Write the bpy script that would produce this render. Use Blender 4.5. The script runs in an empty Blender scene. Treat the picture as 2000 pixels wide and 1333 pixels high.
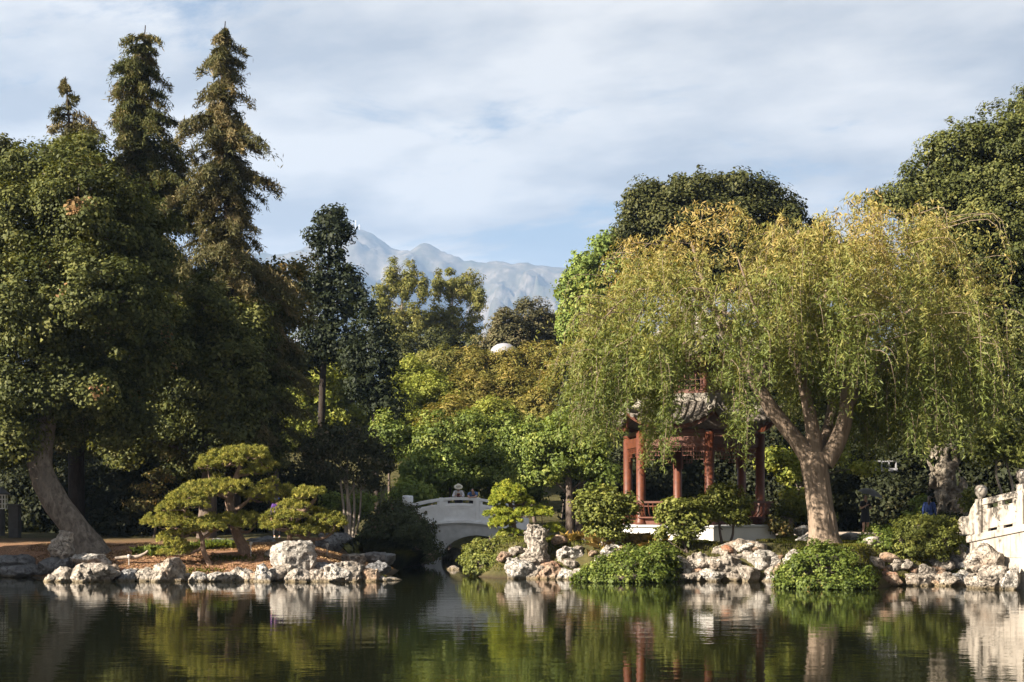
import bpy, math, random
import numpy as np
from mathutils import Vector, Matrix

# ------------------------------------------------------------------ camera, sky, sun, exposure
S = bpy.context.scene
COL = S.collection
D2R = math.radians
FPX = 2778.0            # focal length in photograph pixels (50 mm on 36 mm, 2000 px wide)
HOR = 985.0             # image row of the horizon
CAMZ = 2.6

cam_d = bpy.data.cameras.new('camera')
cam = bpy.data.objects.new('camera', cam_d)
COL.objects.link(cam)
cam_d.lens = 50.0
cam_d.sensor_width = 36.0
cam_d.shift_y = (HOR - 666.5) / 2000.0
cam_d.clip_end = 30000.0
cam_d.clip_start = 0.5
cam.location = (0, 0, CAMZ)
cam.rotation_euler = (D2R(90), 0, 0)
S.camera = cam

SUN_AZ = D2R(62)        # left of the direction from the scene to the camera
SUN_EL = D2R(27)
sun_dir = Vector((-math.sin(SUN_AZ) * math.cos(SUN_EL), -math.cos(SUN_AZ) * math.cos(SUN_EL), math.sin(SUN_EL)))
sd_ = bpy.data.lights.new('sun', 'SUN')
sd_.energy = 5.0
sd_.angle = D2R(0.53)
sd_.color = (1.0, 0.89, 0.745)
sun = bpy.data.objects.new('sun', sd_)
COL.objects.link(sun)
sun.rotation_euler = sun_dir.to_track_quat('Z', 'Y').to_euler()
sun.location = (-60, -30, 60)

S.view_settings.view_transform = 'Standard'
S.view_settings.look = 'None'
S.view_settings.gamma = 1.0
S.view_settings.exposure = 2.05
S.render.engine = 'CYCLES'
S.cycles.max_bounces = 5
S.cycles.diffuse_bounces = 2
S.cycles.glossy_bounces = 2
S.cycles.transmission_bounces = 3
S.cycles.transparent_max_bounces = 4
S.cycles.volume_bounces = 0
S.cycles.use_denoising = True
S.cycles.sample_clamp_indirect = 4.0


class NT:
    """Small helper for node trees."""
    def __init__(self, tree):
        self.t = tree
        tree.nodes.clear()

    def n(self, kind, _props=None, **inp):
        nd = self.t.nodes.new(kind)
        for k, v in (_props or {}).items():
            setattr(nd, k, v)
        for k, v in inp.items():
            key = int(k[1:]) if k[0] == 'i' and k[1:].isdigit() else k.replace('_', ' ')
            sock = nd.inputs[key]
            if isinstance(v, tuple) and len(v) == 2 and hasattr(v[0], 'outputs'):
                self.t.links.new(v[0].outputs[v[1]], sock)
            elif hasattr(v, 'outputs'):
                self.t.links.new(v.outputs[0], sock)
            else:
                if isinstance(v, (tuple, list)) and len(v) == 3 and sock.type == 'RGBA':
                    v = (*v, 1)
                sock.default_value = v
        return nd

    def math(self, op, a, b=0.0, clamp=False):
        return self.n('ShaderNodeMath', {'operation': op, 'use_clamp': clamp}, i0=a, i1=b)

    def ramp(self, fac, stops, interp='LINEAR'):
        nd = self.n('ShaderNodeValToRGB', None, Fac=fac)
        cr = nd.color_ramp
        cr.interpolation = interp
        while len(cr.elements) < len(stops):
            cr.elements.new(0.5)
        for e, (p, c) in zip(cr.elements, stops):
            e.position = p
            e.color = (*c, 1) if len(c) == 3 else c
        return nd

    def mix(self, fac, a, b, blend='MIX'):
        nd = self.n('ShaderNodeMix', {'data_type': 'RGBA', 'blend_type': blend})
        for idx, v in ((0, fac), (6, a), (7, b)):
            if hasattr(v, 'outputs'):
                out = v.outputs[2] if v.bl_idname == 'ShaderNodeMix' else v.outputs[0]
                self.t.links.new(out, nd.inputs[idx])
            else:
                if isinstance(v, tuple) and len(v) == 3:
                    v = (*v, 1)
                nd.inputs[idx].default_value = v
        return nd

    def link(self, a, ai, b, bi):
        self.t.links.new(a.outputs[ai], b.inputs[bi])


world = bpy.data.worlds.new('World')
S.world = world
world.use_nodes = True
w = NT(world.node_tree)
sky = w.n('ShaderNodeTexSky', {'sky_type': 'NISHITA', 'sun_disc': False})
sky.sun_elevation = SUN_EL
sky.sun_rotation = math.atan2(sun_dir.x, sun_dir.y)
sky.air_density = 1.0
sky.dust_density = 1.0
sky.ozone_density = 1.5
tc = w.n('ShaderNodeTexCoord')
sp = w.n('ShaderNodeSeparateXYZ', None, i0=(tc, 'Generated'))
zz = w.math('ADD', w.math('MAXIMUM', (sp, 2), 0.0), 0.10)
cx = w.math('DIVIDE', (sp, 0), zz)
cy = w.math('DIVIDE', (sp, 1), zz)
SKYSEED = 17.9
# thin sheets of cloud on a high layer, streaked across the view
cv = w.n('ShaderNodeCombineXYZ', None, X=w.math('MULTIPLY', cx, 0.95), Y=w.math('ADD', w.math('MULTIPLY', cy, 1.05), w.math('MULTIPLY', cx, 0.25)), Z=SKYSEED)
n1 = w.n('ShaderNodeTexNoise', None, Vector=cv, Scale=1.7, Detail=14.0, Roughness=0.69, Distortion=0.35)
n2 = w.n('ShaderNodeTexNoise', None, Vector=cv, Scale=0.42, Detail=3.0, Roughness=0.5)
cm = w.math('ADD', w.math('MULTIPLY', n1, 0.62), w.math('MULTIPLY', n2, 0.55))
mask = w.n('ShaderNodeMapRange', {'interpolation_type': 'SMOOTHSTEP'}, Value=cm, i1=0.46, i2=0.57, i3=0.04, i4=0.98)
n3 = w.n('ShaderNodeTexNoise', None, Vector=cv, Scale=2.2, Detail=6.0, Roughness=0.55)
ccol = w.ramp(n3, [(0.38, (2.30, 2.32, 2.40)), (0.60, (4.5, 4.25, 3.95))])
hzn = w.n('ShaderNodeMapRange', {'interpolation_type': 'SMOOTHSTEP'}, Value=(sp, 2), i1=0.12, i2=0.23, i3=0.50, i4=0.0)
mask = w.math('MAXIMUM', mask, hzn)
skyc = w.mix(mask, w.mix(1.0, sky, (0.58, 0.57, 0.56), 'MULTIPLY'), ccol)
bg = w.n('ShaderNodeBackground', None, Strength=0.050)
w.link(skyc, 2, bg, 'Color')
wo = w.n('ShaderNodeOutputWorld')
w.link(bg, 0, wo, 'Surface')

# ------------------------------------------------------------------ numpy noise
_T = np.random.default_rng(7).random(4096)


def vnoise(P, seed=0):
    """Value noise, P (N,3) -> (N,) in 0..1."""
    P = np.asarray(P, float)
    i = np.floor(P).astype(np.int64)
    f = P - i
    f = f * f * f * (f * (f * 6 - 15) + 10)
    r = 0.0
    for dx in (0, 1):
        wx = f[:, 0] if dx else 1 - f[:, 0]
        for dy in (0, 1):
            wy = f[:, 1] if dy else 1 - f[:, 1]
            for dz in (0, 1):
                wz = f[:, 2] if dz else 1 - f[:, 2]
                h = ((i[:, 0] + dx) * 73856093) ^ ((i[:, 1] + dy) * 19349663) ^ ((i[:, 2] + dz) * 83492791) ^ (seed * 2654435 + 97)
                h = (h ^ (h >> 13)) * 1274126177
                r = r + wx * wy * wz * _T[(h ^ (h >> 16)) & 4095]
    return r


def fbm(P, seed=0, octs=4, gain=0.5, lac=2.03):
    P = np.asarray(P, float)
    a, s, t = 1.0, 0.0, 0.0
    for k in range(octs):
        s = s + a * (vnoise(P, seed + k * 17) - 0.5)
        t += a
        P = P * lac + 3.1
        a *= gain
    return s / t * 2.0


def at(px, py, Y):
    return np.array(((px - 1000.0) / FPX * Y, Y, CAMZ - (py - HOR) / FPX * Y))


def sm(a, b, x):
    t = np.clip((x - a) / (b - a), 0, 1)
    return t * t * (3 - 2 * t)


# ------------------------------------------------------------------ object helpers
def tag(o, label=None, cat=None, group=None, kind=None):
    if label: o['label'] = label
    if cat: o['category'] = cat
    if group: o['group'] = group
    if kind: o['kind'] = kind
    return o


def empty(name, loc, label, cat, group=None):
    o = bpy.data.objects.new(name, None)
    COL.objects.link(o)
    o.location = Vector(loc)
    o.empty_display_size = 0.3
    return tag(o, label, cat, group)


def link_mesh(name, me, mat, parent=None, loc=None):
    o = bpy.data.objects.new(name, me)
    COL.objects.link(o)
    if mat is not None:
        me.materials.append(mat)
    if parent is not None:
        o.parent = parent
        o.location = -parent.location if loc is None else Vector(loc)
    elif loc is not None:
        o.location = Vector(loc)
    return o


def raw_mesh(name, V, F, smooth=False, facs=None):
    """V (N,3), F (M,k) numpy arrays with one face size."""
    V = np.asarray(V, np.float32)
    F = np.asarray(F, np.int32)
    me = bpy.data.meshes.new(name)
    k = F.shape[1]
    me.vertices.add(len(V))
    me.vertices.foreach_set('co', V.ravel())
    me.loops.add(F.size)
    me.loops.foreach_set('vertex_index', F.ravel())
    me.polygons.add(len(F))
    me.polygons.foreach_set('loop_start', np.arange(0, F.size, k, dtype=np.int32))
    me.polygons.foreach_set('loop_total', np.full(len(F), k, np.int32))
    if smooth:
        me.polygons.foreach_set('use_smooth', np.ones(len(F), bool))
    me.update(calc_edges=True)
    if facs is not None:
        a = me.attributes.new('tint', 'FLOAT', 'FACE')
        a.data.foreach_set('value', np.asarray(facs, np.float32))
    return me


class MB:
    """Collects boxes, tubes, lathes; build() links them as ONE mesh object. World coordinates."""
    def __init__(self):
        self.v, self.f = [], []

    def add(self, V, F):
        o = len(self.v)
        self.v.extend([tuple(p) for p in V])
        self.f.extend([tuple(i + o for i in f) for f in F])

    def box(self, c, s, R=None):
        c = Vector(c)
        P = [Vector((x * s[0] / 2, y * s[1] / 2, z * s[2] / 2)) for x in (-1, 1) for y in (-1, 1) for z in (-1, 1)]
        if R is not None:
            P = [R @ p for p in P]
        self.add([c + p for p in P], [(0, 1, 3, 2), (4, 6, 7, 5), (0, 4, 5, 1), (2, 3, 7, 6), (0, 2, 6, 4), (1, 5, 7, 3)])

    def prism(self, poly, axis_o, ax, ay, az, depth):
        """poly of (u,v) in plane (ax, ay) at axis_o, extruded along az by depth."""
        o, ax, ay, az = Vector(axis_o), Vector(ax), Vector(ay), Vector(az)
        n = len(poly)
        P = [o + ax * u + ay * v for u, v in poly] + [o + ax * u + ay * v + az * depth for u, v in poly]
        F = [tuple(range(n))[::-1], tuple(range(n, 2 * n))]
        F += [(i, (i + 1) % n, n + (i + 1) % n, n + i) for i in range(n)]
        self.add(P, F)

    def tube(self, pts, rad, n=10, cap=True, rough=0.0, seed=0):
        V, F = tube_arrays(pts, rad, n, rough, seed)
        k = len(V) // n
        self.add(V, [tuple(f) for f in F])
        if cap:
            o = len(self.v) - len(V)
            self.f.append(tuple(o + i for i in range(n))[::-1])
            self.f.append(tuple(o + (k - 1) * n + i for i in range(n)))

    def lathe(self, c, prof, n=16):
        """prof list of (r, z) from bottom up, around vertical axis at c."""
        V, F = [], []
        for r, z in prof:
            for i in range(n):
                a = 2 * math.pi * i / n
                V.append((c[0] + r * math.cos(a), c[1] + r * math.sin(a), c[2] + z))
        for j in range(len(prof) - 1):
            for i in range(n):
                F.append((j * n + i, j * n + (i + 1) % n, (j + 1) * n + (i + 1) % n, (j + 1) * n + i))
        F.append(tuple(range(n))[::-1])
        F.append(tuple((len(prof) - 1) * n + i for i in range(n)))
        self.add(V, F)

    def ball(self, c, r, nu=12, nv=8):
        rr = (r, r, r) if not hasattr(r, '__len__') else r
        V, F = [], []
        for j in range(nv + 1):
            t = math.pi * (j + 0.02) / (nv + 0.04) - math.pi / 2
            for i in range(nu):
                a = 2 * math.pi * i / nu
                V.append((c[0] + rr[0] * math.cos(t) * math.cos(a), c[1] + rr[1] * math.cos(t) * math.sin(a), c[2] + rr[2] * math.sin(t)))
        for j in range(nv):
            for i in range(nu):
                F.append((j * nu + i, j * nu + (i + 1) % nu, (j + 1) * nu + (i + 1) % nu, (j + 1) * nu + i))
        F.append(tuple(range(nu))[::-1])
        F.append(tuple(nv * nu + i for i in range(nu)))
        self.add(V, F)

    def build(self, name, mat, parent=None, smooth=False, bevel=0.0):
        me = bpy.data.meshes.new(name)
        me.from_pydata([tuple(map(float, p)) for p in self.v], [], self.f)
        me.update()
        if smooth:
            me.polygons.foreach_set('use_smooth', np.ones(len(me.polygons), bool))
        o = link_mesh(name, me, mat, parent)
        if bevel:
            b = o.modifiers.new('bevel', 'BEVEL')
            b.width = bevel
            b.segments = 2
            b.limit_method = 'ANGLE'
        return o


def tube_arrays(pts, rad, n=10, rough=0.0, seed=0):
    P = np.asarray([np.asarray(p, float) for p in pts])
    rad = np.asarray(rad, float) * np.ones(len(P))
    T = np.gradient(P, axis=0)
    T /= np.linalg.norm(T, axis=1)[:, None] + 1e-9
    ref = np.array((0.0, 1.0, 0.0)) if abs(T[0][1]) < 0.8 else np.array((1.0, 0, 0))
    V = []
    for p, t, r in zip(P, T, rad):
        a = np.cross(t, ref)
        a /= np.linalg.norm(a) + 1e-9
        b = np.cross(t, a)
        ang = np.arange(n) * 2 * np.pi / n
        V.append(p + r * (np.cos(ang)[:, None] * a + np.sin(ang)[:, None] * b))
    V = np.concatenate(V)
    if rough:
        ctr = np.repeat(P, n, axis=0)
        dv = V - ctr
        rr = np.linalg.norm(dv, axis=1)[:, None] + 1e-9
        q = np.column_stack((dv / rr * 4.0, ))
        q[:, 2] += np.repeat(np.arange(len(P)) * 0.13, n)
        nz = fbm(q, seed, 3) + 0.6 * fbm(V * 2.2, seed + 5, 2)
        V = ctr + dv * (1 + rough * nz[:, None])
    k = len(P)
    i = np.arange(n)
    F = np.concatenate([np.stack((j * n + i, j * n + (i + 1) % n, (j + 1) * n + (i + 1) % n, (j + 1) * n + i), 1) for j in range(k - 1)])
    return V, F


def spline(pts, m=6):
    """Catmull-Rom through points (any dimension)."""
    P = np.asarray(pts, float)
    if len(P) < 3:
        t = np.linspace(0, 1, m + 1)[:, None]
        return P[0] * (1 - t) + P[-1] * t
    Q = np.vstack((2 * P[0] - P[1], P, 2 * P[-1] - P[-2]))
    out = []
    for k in range(1, len(Q) - 2):
        for t in np.linspace(0, 1, m, endpoint=False):
            a, b, c, d = Q[k - 1], Q[k], Q[k + 1], Q[k + 2]
            out.append(0.5 * ((2 * b) + (-a + c) * t + (2 * a - 5 * b + 4 * c - d) * t * t + (-a + 3 * b - 3 * c + d) * t ** 3))
    out.append(P[-1])
    return np.array(out)


# ------------------------------------------------------------------ materials
MATS = {}


def new_mat(name):
    m = bpy.data.materials.new(name)
    m.use_nodes = True
    MATS[name] = m
    return m, NT(m.node_tree)


def out(t, sh, idx=0):
    o = t.n('ShaderNodeOutputMaterial')
    t.link(sh, idx, o, 'Surface')
    return o


LEAF_K = 1.40


def leaf_mat(name, stops, trans=0.35, gloss=0.05, rough=0.6):
    """stops: list of (pos, colour) along the leaf's own tint attribute."""
    m, t = new_mat(name)
    a = t.n('ShaderNodeAttribute', {'attribute_name': 'tint'})
    col = t.ramp((a, 'Fac'), [(p_, tuple(min(0.6, x * LEAF_K) for x in c_)) for p_, c_ in stops])
    d = t.n('ShaderNodeBsdfDiffuse', None, Color=col)
    tcol = t.mix(1.0, col, (1.25, 1.15, 0.55), 'MULTIPLY')
    tr = t.n('ShaderNodeBsdfTranslucent')
    t.link(tcol, 2, tr, 'Color')
    mx = t.n('ShaderNodeMixShader', None, i0=trans, i1=d, i2=tr)
    g = t.n('ShaderNodeBsdfGlossy', None, Color=(1, 1, 1), Roughness=rough)
    mx2 = t.n('ShaderNodeMixShader', None, i0=gloss * 0.16, i1=mx, i2=g)
    out(t, mx2)
    return m


def plain(name, col, rough=0.6, var=0.25, scale=6.0, bump=0.0, bscale=30.0, metallic=0.0, spec=0.3):
    m, t = new_mat(name)
    tc = t.n('ShaderNodeTexCoord')
    n = t.n('ShaderNodeTexNoise', None, Vector=(tc, 'Object'), Scale=scale, Detail=6.0, Roughness=0.6)
    c = t.ramp(n, [(0.3, tuple(x * (1 - var) for x in col)), (0.7, tuple(min(1, x * (1 + var)) for x in col))])
    p = t.n('ShaderNodeBsdfPrincipled', None, Base_Color=c, Roughness=rough, Metallic=metallic, Specular_IOR_Level=spec)
    if bump:
        nb = t.n('ShaderNodeTexNoise', None, Vector=(tc, 'Object'), Scale=bscale, Detail=4.0)
        b = t.n('ShaderNodeBump', None, Strength=bump, Distance=0.02, Height=nb)
        t.link(b, 0, p, 'Normal')
    out(t, p)
    return m


def bark_mat(name, c1, c2, sc=6.0, stretch=0.18, dist=0.05, vor=0.9):
    m, t = new_mat(name)
    tc = t.n('ShaderNodeTexCoord')
    mp = t.n('ShaderNodeMapping', None, Vector=(tc, 'Object'), Scale=(1, 1, stretch))
    n = t.n('ShaderNodeTexNoise', None, Vector=mp, Scale=sc, Detail=7.0, Roughness=0.65, Distortion=0.6)
    v = t.n('ShaderNodeTexVoronoi', {'feature': 'DISTANCE_TO_EDGE'}, Vector=mp, Scale=sc * 1.3)
    h = t.math('ADD', t.math('MULTIPLY', n, 0.9), t.math('MULTIPLY', t.math('MINIMUM', v, 0.12), vor))
    big = t.n('ShaderNodeTexNoise', None, Vector=(tc, 'Object'), Scale=1.3, Detail=3.0)
    c = t.ramp(h, [(0.25, c1), (0.68, c2)])
    c = t.mix(t.ramp(big, [(0.45, (0, 0, 0)), (0.7, (0.55, 0.55, 0.55))]), c, tuple(0.5 * (a + b) * 0.85 for a, b in zip(c1, c2)))
    p = t.n('ShaderNodeBsdfPrincipled', None, Roughness=0.9, Specular_IOR_Level=0.1)
    t.link(c, 2, p, 'Base Color')
    b = t.n('ShaderNodeBump', None, Strength=1.0, Distance=dist, Height=h)
    t.link(b, 0, p, 'Normal')
    out(t, p)
    return m


def rock_mat(name, pale, mid, dark, stain, stain_amt=0.35, sc=1.0):
    m, t = new_mat(name)
    tc = t.n('ShaderNodeTexCoord')
    geo = t.n('ShaderNodeNewGeometry')
    co = (geo, 'Position')
    n = t.n('ShaderNodeTexNoise', None, Vector=co, Scale=2.6 * sc, Detail=8.0, Roughness=0.62, Distortion=0.4)
    c = t.ramp(n, [(0.38, mid), (0.56, pale), (0.8, tuple(min(1, x * 1.08) for x in pale))])
    n2 = t.n('ShaderNodeTexNoise', None, Vector=co, Scale=8.0 * sc, Detail=6.0, Roughness=0.7, Distortion=1.2)
    wv = t.n('ShaderNodeVectorMath', {'operation': 'ADD'}, i0=co, i1=t.n('ShaderNodeTexNoise', None, Vector=co, Scale=3.0, Detail=3.0))
    vn = t.n('ShaderNodeTexVoronoi', {'feature': 'DISTANCE_TO_EDGE'}, Vector=wv, Scale=3.4 * sc, Randomness=1.0)
    crk = t.math('MULTIPLY', t.ramp(vn, [(0.0, (1, 1, 1)), (0.045, (0, 0, 0))]), t.ramp(n, [(0.46, (0, 0, 0)), (0.56, (1, 1, 1))]))
    pit = t.math('MAXIMUM', t.ramp(n2, [(0.38, (1, 1, 1)), (0.46, (0, 0, 0))]), crk)
    c = t.mix(t.math('MULTIPLY', pit, 0.8), c, dark)
    n3 = t.n('ShaderNodeTexNoise', None, Vector=co, Scale=1.1 * sc, Detail=4.0, Roughness=0.6)
    st = t.ramp(n3, [(0.56, (0, 0, 0)), (0.68, (1, 1, 1))])
    c = t.mix(t.math('MULTIPLY', st, stain_amt), c, stain)
    # water mark: algae band just above the pond
    z = t.n('ShaderNodeSeparateXYZ', None, i0=co)
    wz = t.math('ADD', (z, 2), t.math('MULTIPLY', n2, -0.10))
    wet = t.n('ShaderNodeMapRange', None, Value=wz, i1=-0.01, i2=0.07, i3=0.8, i4=0.0)
    c = t.mix(wet, c, (0.17, 0.13, 0.07))
    p = t.n('ShaderNodeBsdfPrincipled', None, Roughness=0.85, Specular_IOR_Level=0.2)
    t.link(c, 2, p, 'Base Color')
    hh = t.math('SUBTRACT', t.math('ADD', t.math('MULTIPLY', n2, 0.9), t.math('MULTIPLY', n, 1.4)), t.math('MULTIPLY', pit, 0.5))
    b = t.n('ShaderNodeBump', None, Strength=1.0, Distance=0.08, Height=hh)
    t.link(b, 0, p, 'Normal')
    out(t, p)
    return m


rock_mat('limestone', (0.41, 0.365, 0.31), (0.17, 0.145, 0.12), (0.035, 0.03, 0.026), (0.24, 0.15, 0.085))
rock_mat('limestone_white', (0.48, 0.45, 0.405), (0.24, 0.22, 0.195), (0.045, 0.04, 0.035), (0.28, 0.22, 0.165), 0.3)
rock_mat('limestone_rusty', (0.33, 0.25, 0.185), (0.24, 0.155, 0.10), (0.05, 0.035, 0.025), (0.28, 0.095, 0.045), 0.75)
rock_mat('limestone_grey', (0.22, 0.22, 0.22), (0.13, 0.13, 0.135), (0.04, 0.04, 0.04), (0.14, 0.12, 0.10), 0.2)  # grey rocks; for the shaded ones the shade is put into this colour
rock_mat('scholar_stone', (0.27, 0.235, 0.185), (0.15, 0.125, 0.095), (0.035, 0.03, 0.022), (0.19, 0.115, 0.065), 0.45)
bark_mat('willow_bark', (0.06, 0.043, 0.03), (0.26, 0.20, 0.15), 5.0, 0.16, 0.07)
bark_mat('oak_bark', (0.035, 0.028, 0.022), (0.27, 0.23, 0.19), 5.5, 0.5, 0.09, 0.25)
bark_mat('pine_bark', (0.06, 0.04, 0.03), (0.26, 0.18, 0.13), 14.0, 0.4, 0.03)
bark_mat('pale_bark', (0.13, 0.11, 0.09), (0.34, 0.29, 0.24), 7.0, 0.3, 0.02)
bark_mat('shaded_bark', (0.015, 0.012, 0.010), (0.05, 0.04, 0.033), 6.0, 0.3, 0.04)  # shade on the slender and conifer trunks is put into the bark colour
bark_mat('dark_bark', (0.04, 0.03, 0.025), (0.14, 0.11, 0.09), 6.0, 0.3, 0.04)

leaf_mat('oak_leaf', [(0.0, (0.018, 0.024, 0.007)), (0.55, (0.055, 0.063, 0.016)), (0.9, (0.115, 0.115, 0.034)), (1.0, (0.22, 0.12, 0.06))], 0.25, 0.06)
leaf_mat('dark_oak_leaf', [(0.0, (0.016, 0.020, 0.007)), (0.6, (0.042, 0.046, 0.014)), (1.0, (0.085, 0.082, 0.030))], 0.22, 0.05)
leaf_mat('redwood_needle', [(0.0, (0.018, 0.024, 0.009)), (0.5, (0.056, 0.062, 0.022)), (0.8, (0.105, 0.090, 0.040)), (1.0, (0.16, 0.12, 0.06))], 0.2, 0.03)
leaf_mat('brown_needle', [(0.0, (0.022, 0.026, 0.011)), (0.4, (0.060, 0.060, 0.026)), (0.75, (0.105, 0.088, 0.043)), (1.0, (0.18, 0.135, 0.070))], 0.2, 0.03)
leaf_mat('slender_leaf', [(0.0, (0.008, 0.013, 0.007)), (1.0, (0.026, 0.032, 0.013))], 0.25, 0.05)  # near-black greens stand in for shade on the two slender trees
leaf_mat('bush_leaf', [(0.0, (0.020, 0.026, 0.012)), (0.8, (0.065, 0.075, 0.034)), (1.0, (0.17, 0.10, 0.09))], 0.2, 0.04)
leaf_mat('copper_leaf', [(0.0, (0.030, 0.034, 0.011)), (0.5, (0.085, 0.080, 0.027)), (1.0, (0.28, 0.18, 0.065))], 0.3, 0.05)
leaf_mat('eucalypt_leaf', [(0.0, (0.044, 0.050, 0.013)), (0.5, (0.120, 0.124, 0.030)), (1.0, (0.23, 0.195, 0.065))], 0.3, 0.06)
leaf_mat('olive_leaf', [(0.0, (0.035, 0.035, 0.016)), (0.6, (0.080, 0.074, 0.034)), (1.0, (0.13, 0.10, 0.055))], 0.2, 0.04)
leaf_mat('golden_brush_leaf', [(0.0, (0.048, 0.050, 0.012)), (0.45, (0.125, 0.115, 0.027)), (1.0, (0.24, 0.175, 0.056))], 0.3, 0.04)
leaf_mat('lime_brush_leaf', [(0.0, (0.050, 0.066, 0.012)), (0.5, (0.135, 0.155, 0.026)), (1.0, (0.25, 0.245, 0.058))], 0.32, 0.04)
leaf_mat('broad_leaf', [(0.0, (0.026, 0.040, 0.007)), (0.5, (0.086, 0.118, 0.020)), (1.0, (0.21, 0.225, 0.055))], 0.35, 0.08)
leaf_mat('bright_leaf', [(0.0, (0.050, 0.075, 0.016)), (0.5, (0.11, 0.15, 0.032)), (1.0, (0.22, 0.24, 0.06))], 0.32, 0.06)
leaf_mat('myrtle_leaf', [(0.0, (0.016, 0.020, 0.011)), (0.6, (0.045, 0.050, 0.024)), (1.0, (0.13, 0.10, 0.07))], 0.25, 0.05)
leaf_mat('willow_leaf', [(0.0, (0.036, 0.050, 0.011)), (0.35, (0.095, 0.115, 0.026)), (0.7, (0.165, 0.152, 0.044)), (1.0, (0.26, 0.19, 0.068))], 0.35, 0.07)
leaf_mat('pine_needle', [(0.0, (0.040, 0.050, 0.009)), (0.5, (0.125, 0.130, 0.024)), (1.0, (0.29, 0.25, 0.060))], 0.25, 0.05)
leaf_mat('yellow_pine_needle', [(0.0, (0.060, 0.085, 0.012)), (0.5, (0.165, 0.195, 0.024)), (1.0, (0.32, 0.31, 0.045))], 0.3, 0.05)
leaf_mat('azalea_leaf', [(0.0, (0.036, 0.046, 0.009)), (0.6, (0.105, 0.118, 0.024)), (1.0, (0.21, 0.20, 0.050))], 0.3, 0.07)
leaf_mat('ivy_leaf', [(0.0, (0.024, 0.038, 0.006)), (0.6, (0.072, 0.098, 0.015)), (0.93, (0.16, 0.18, 0.040)), (1.0, (0.26, 0.15, 0.06))], 0.3, 0.08)
leaf_mat('shade_leaf', [(0.0, (0.008, 0.010, 0.005)), (0.7, (0.021, 0.025, 0.010)), (1.0, (0.05, 0.045, 0.020))], 0.2, 0.04)  # leaf colour darkened to deepen the shadow under and behind the trees
leaf_mat('grass_blade', [(0.0, (0.040, 0.050, 0.008)), (0.7, (0.085, 0.090, 0.016)), (1.0, (0.18, 0.13, 0.040))], 0.3, 0.03)
leaf_mat('dry_grass_blade', [(0.0, (0.12, 0.10, 0.030)), (0.5, (0.30, 0.20, 0.065)), (1.0, (0.50, 0.34, 0.13))], 0.3, 0.03)

plain('red_lacquer', (0.085, 0.024, 0.010), 0.5, 0.3, 5.0, 0.08, 60, spec=0.4)
plain('dark_red_wood', (0.05, 0.016, 0.010), 0.6, 0.25, 5.0)
plain('roof_tile', (0.125, 0.108, 0.09), 0.85, 0.35, 9.0, 0.4, 40)
plain('ridge_plaster', (0.21, 0.19, 0.16), 0.85, 0.2, 5.0, 0.2, 40)
plain('white_plaster', (0.60, 0.585, 0.555), 0.8, 0.05, 2.5, 0.1, 25)
plain('bridge_stone', (0.80, 0.81, 0.82), 0.75, 0.10, 3.0, 0.15, 30)
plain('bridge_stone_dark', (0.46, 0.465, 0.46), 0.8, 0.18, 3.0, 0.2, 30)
m, t = new_mat('railing_stone')
geo = t.n('ShaderNodeNewGeometry')
n = t.n('ShaderNodeTexNoise', None, Vector=(geo, 'Position'), Scale=2.4, Detail=6.0, Roughness=0.6)
c = t.ramp(n, [(0.3, (0.25, 0.22, 0.185)), (0.7, (0.37, 0.335, 0.29))])
mp = t.n('ShaderNodeMapping', None, Vector=(geo, 'Position'), Scale=(3.5, 3.5, 0.45))
sn = t.n('ShaderNodeTexNoise', None, Vector=mp, Scale=1.6, Detail=6.0, Roughness=0.65, Distortion=0.4)
c = t.mix(t.ramp(sn, [(0.53, (0, 0, 0)), (0.64, (0.78, 0.78, 0.78))]), c, (0.085, 0.07, 0.06))
nb = t.n('ShaderNodeTexNoise', None, Vector=(geo, 'Position'), Scale=35.0, Detail=4.0)
p = t.n('ShaderNodeBsdfPrincipled', None, Roughness=0.85, Specular_IOR_Level=0.2)
t.link(c, 2, p, 'Base Color')
t.link(t.n('ShaderNodeBump', None, Strength=0.4, Distance=0.02, Height=nb), 0, p, 'Normal')
out(t, p)
plain('grey_post', (0.07, 0.07, 0.07), 0.8, 0.2, 4.0)
plain('white_paint', (0.8, 0.8, 0.78), 0.6, 0.05)
plain('lamp_metal', (0.45, 0.43, 0.40), 0.5, 0.1, metallic=0.3)
plain('skin', (0.42, 0.25, 0.17), 0.55, 0.06)
plain('straw', (0.62, 0.58, 0.46), 0.8, 0.08, 40)
plain('hair_dark', (0.02, 0.015, 0.012), 0.5, 0.2)
plain('cloth_black', (0.022, 0.022, 0.025), 0.9, 0.2)
plain('cloth_grey', (0.22, 0.22, 0.24), 0.9, 0.1)
plain('cloth_pale', (0.55, 0.55, 0.58), 0.9, 0.08)
plain('cloth_blue', (0.06, 0.12, 0.26), 0.9, 0.12)
plain('cloth_royal', (0.025, 0.045, 0.14), 0.9, 0.12)
plain('cloth_purple', (0.07, 0.03, 0.16), 0.9, 0.12)
plain('cloth_cap', (0.10, 0.17, 0.42), 0.9, 0.1)
plain('cloth_maroon', (0.10, 0.02, 0.025), 0.9, 0.1)
plain('umbrella_cloth', (0.05, 0.048, 0.046), 0.5, 0.1, spec=0.4)
plain('path_paving', (0.34, 0.28, 0.22), 0.9, 0.15, 3.0, 0.2, 20)
plain('dome_white', (0.26, 0.26, 0.28), 0.7, 0.1, 0.8)

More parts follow.
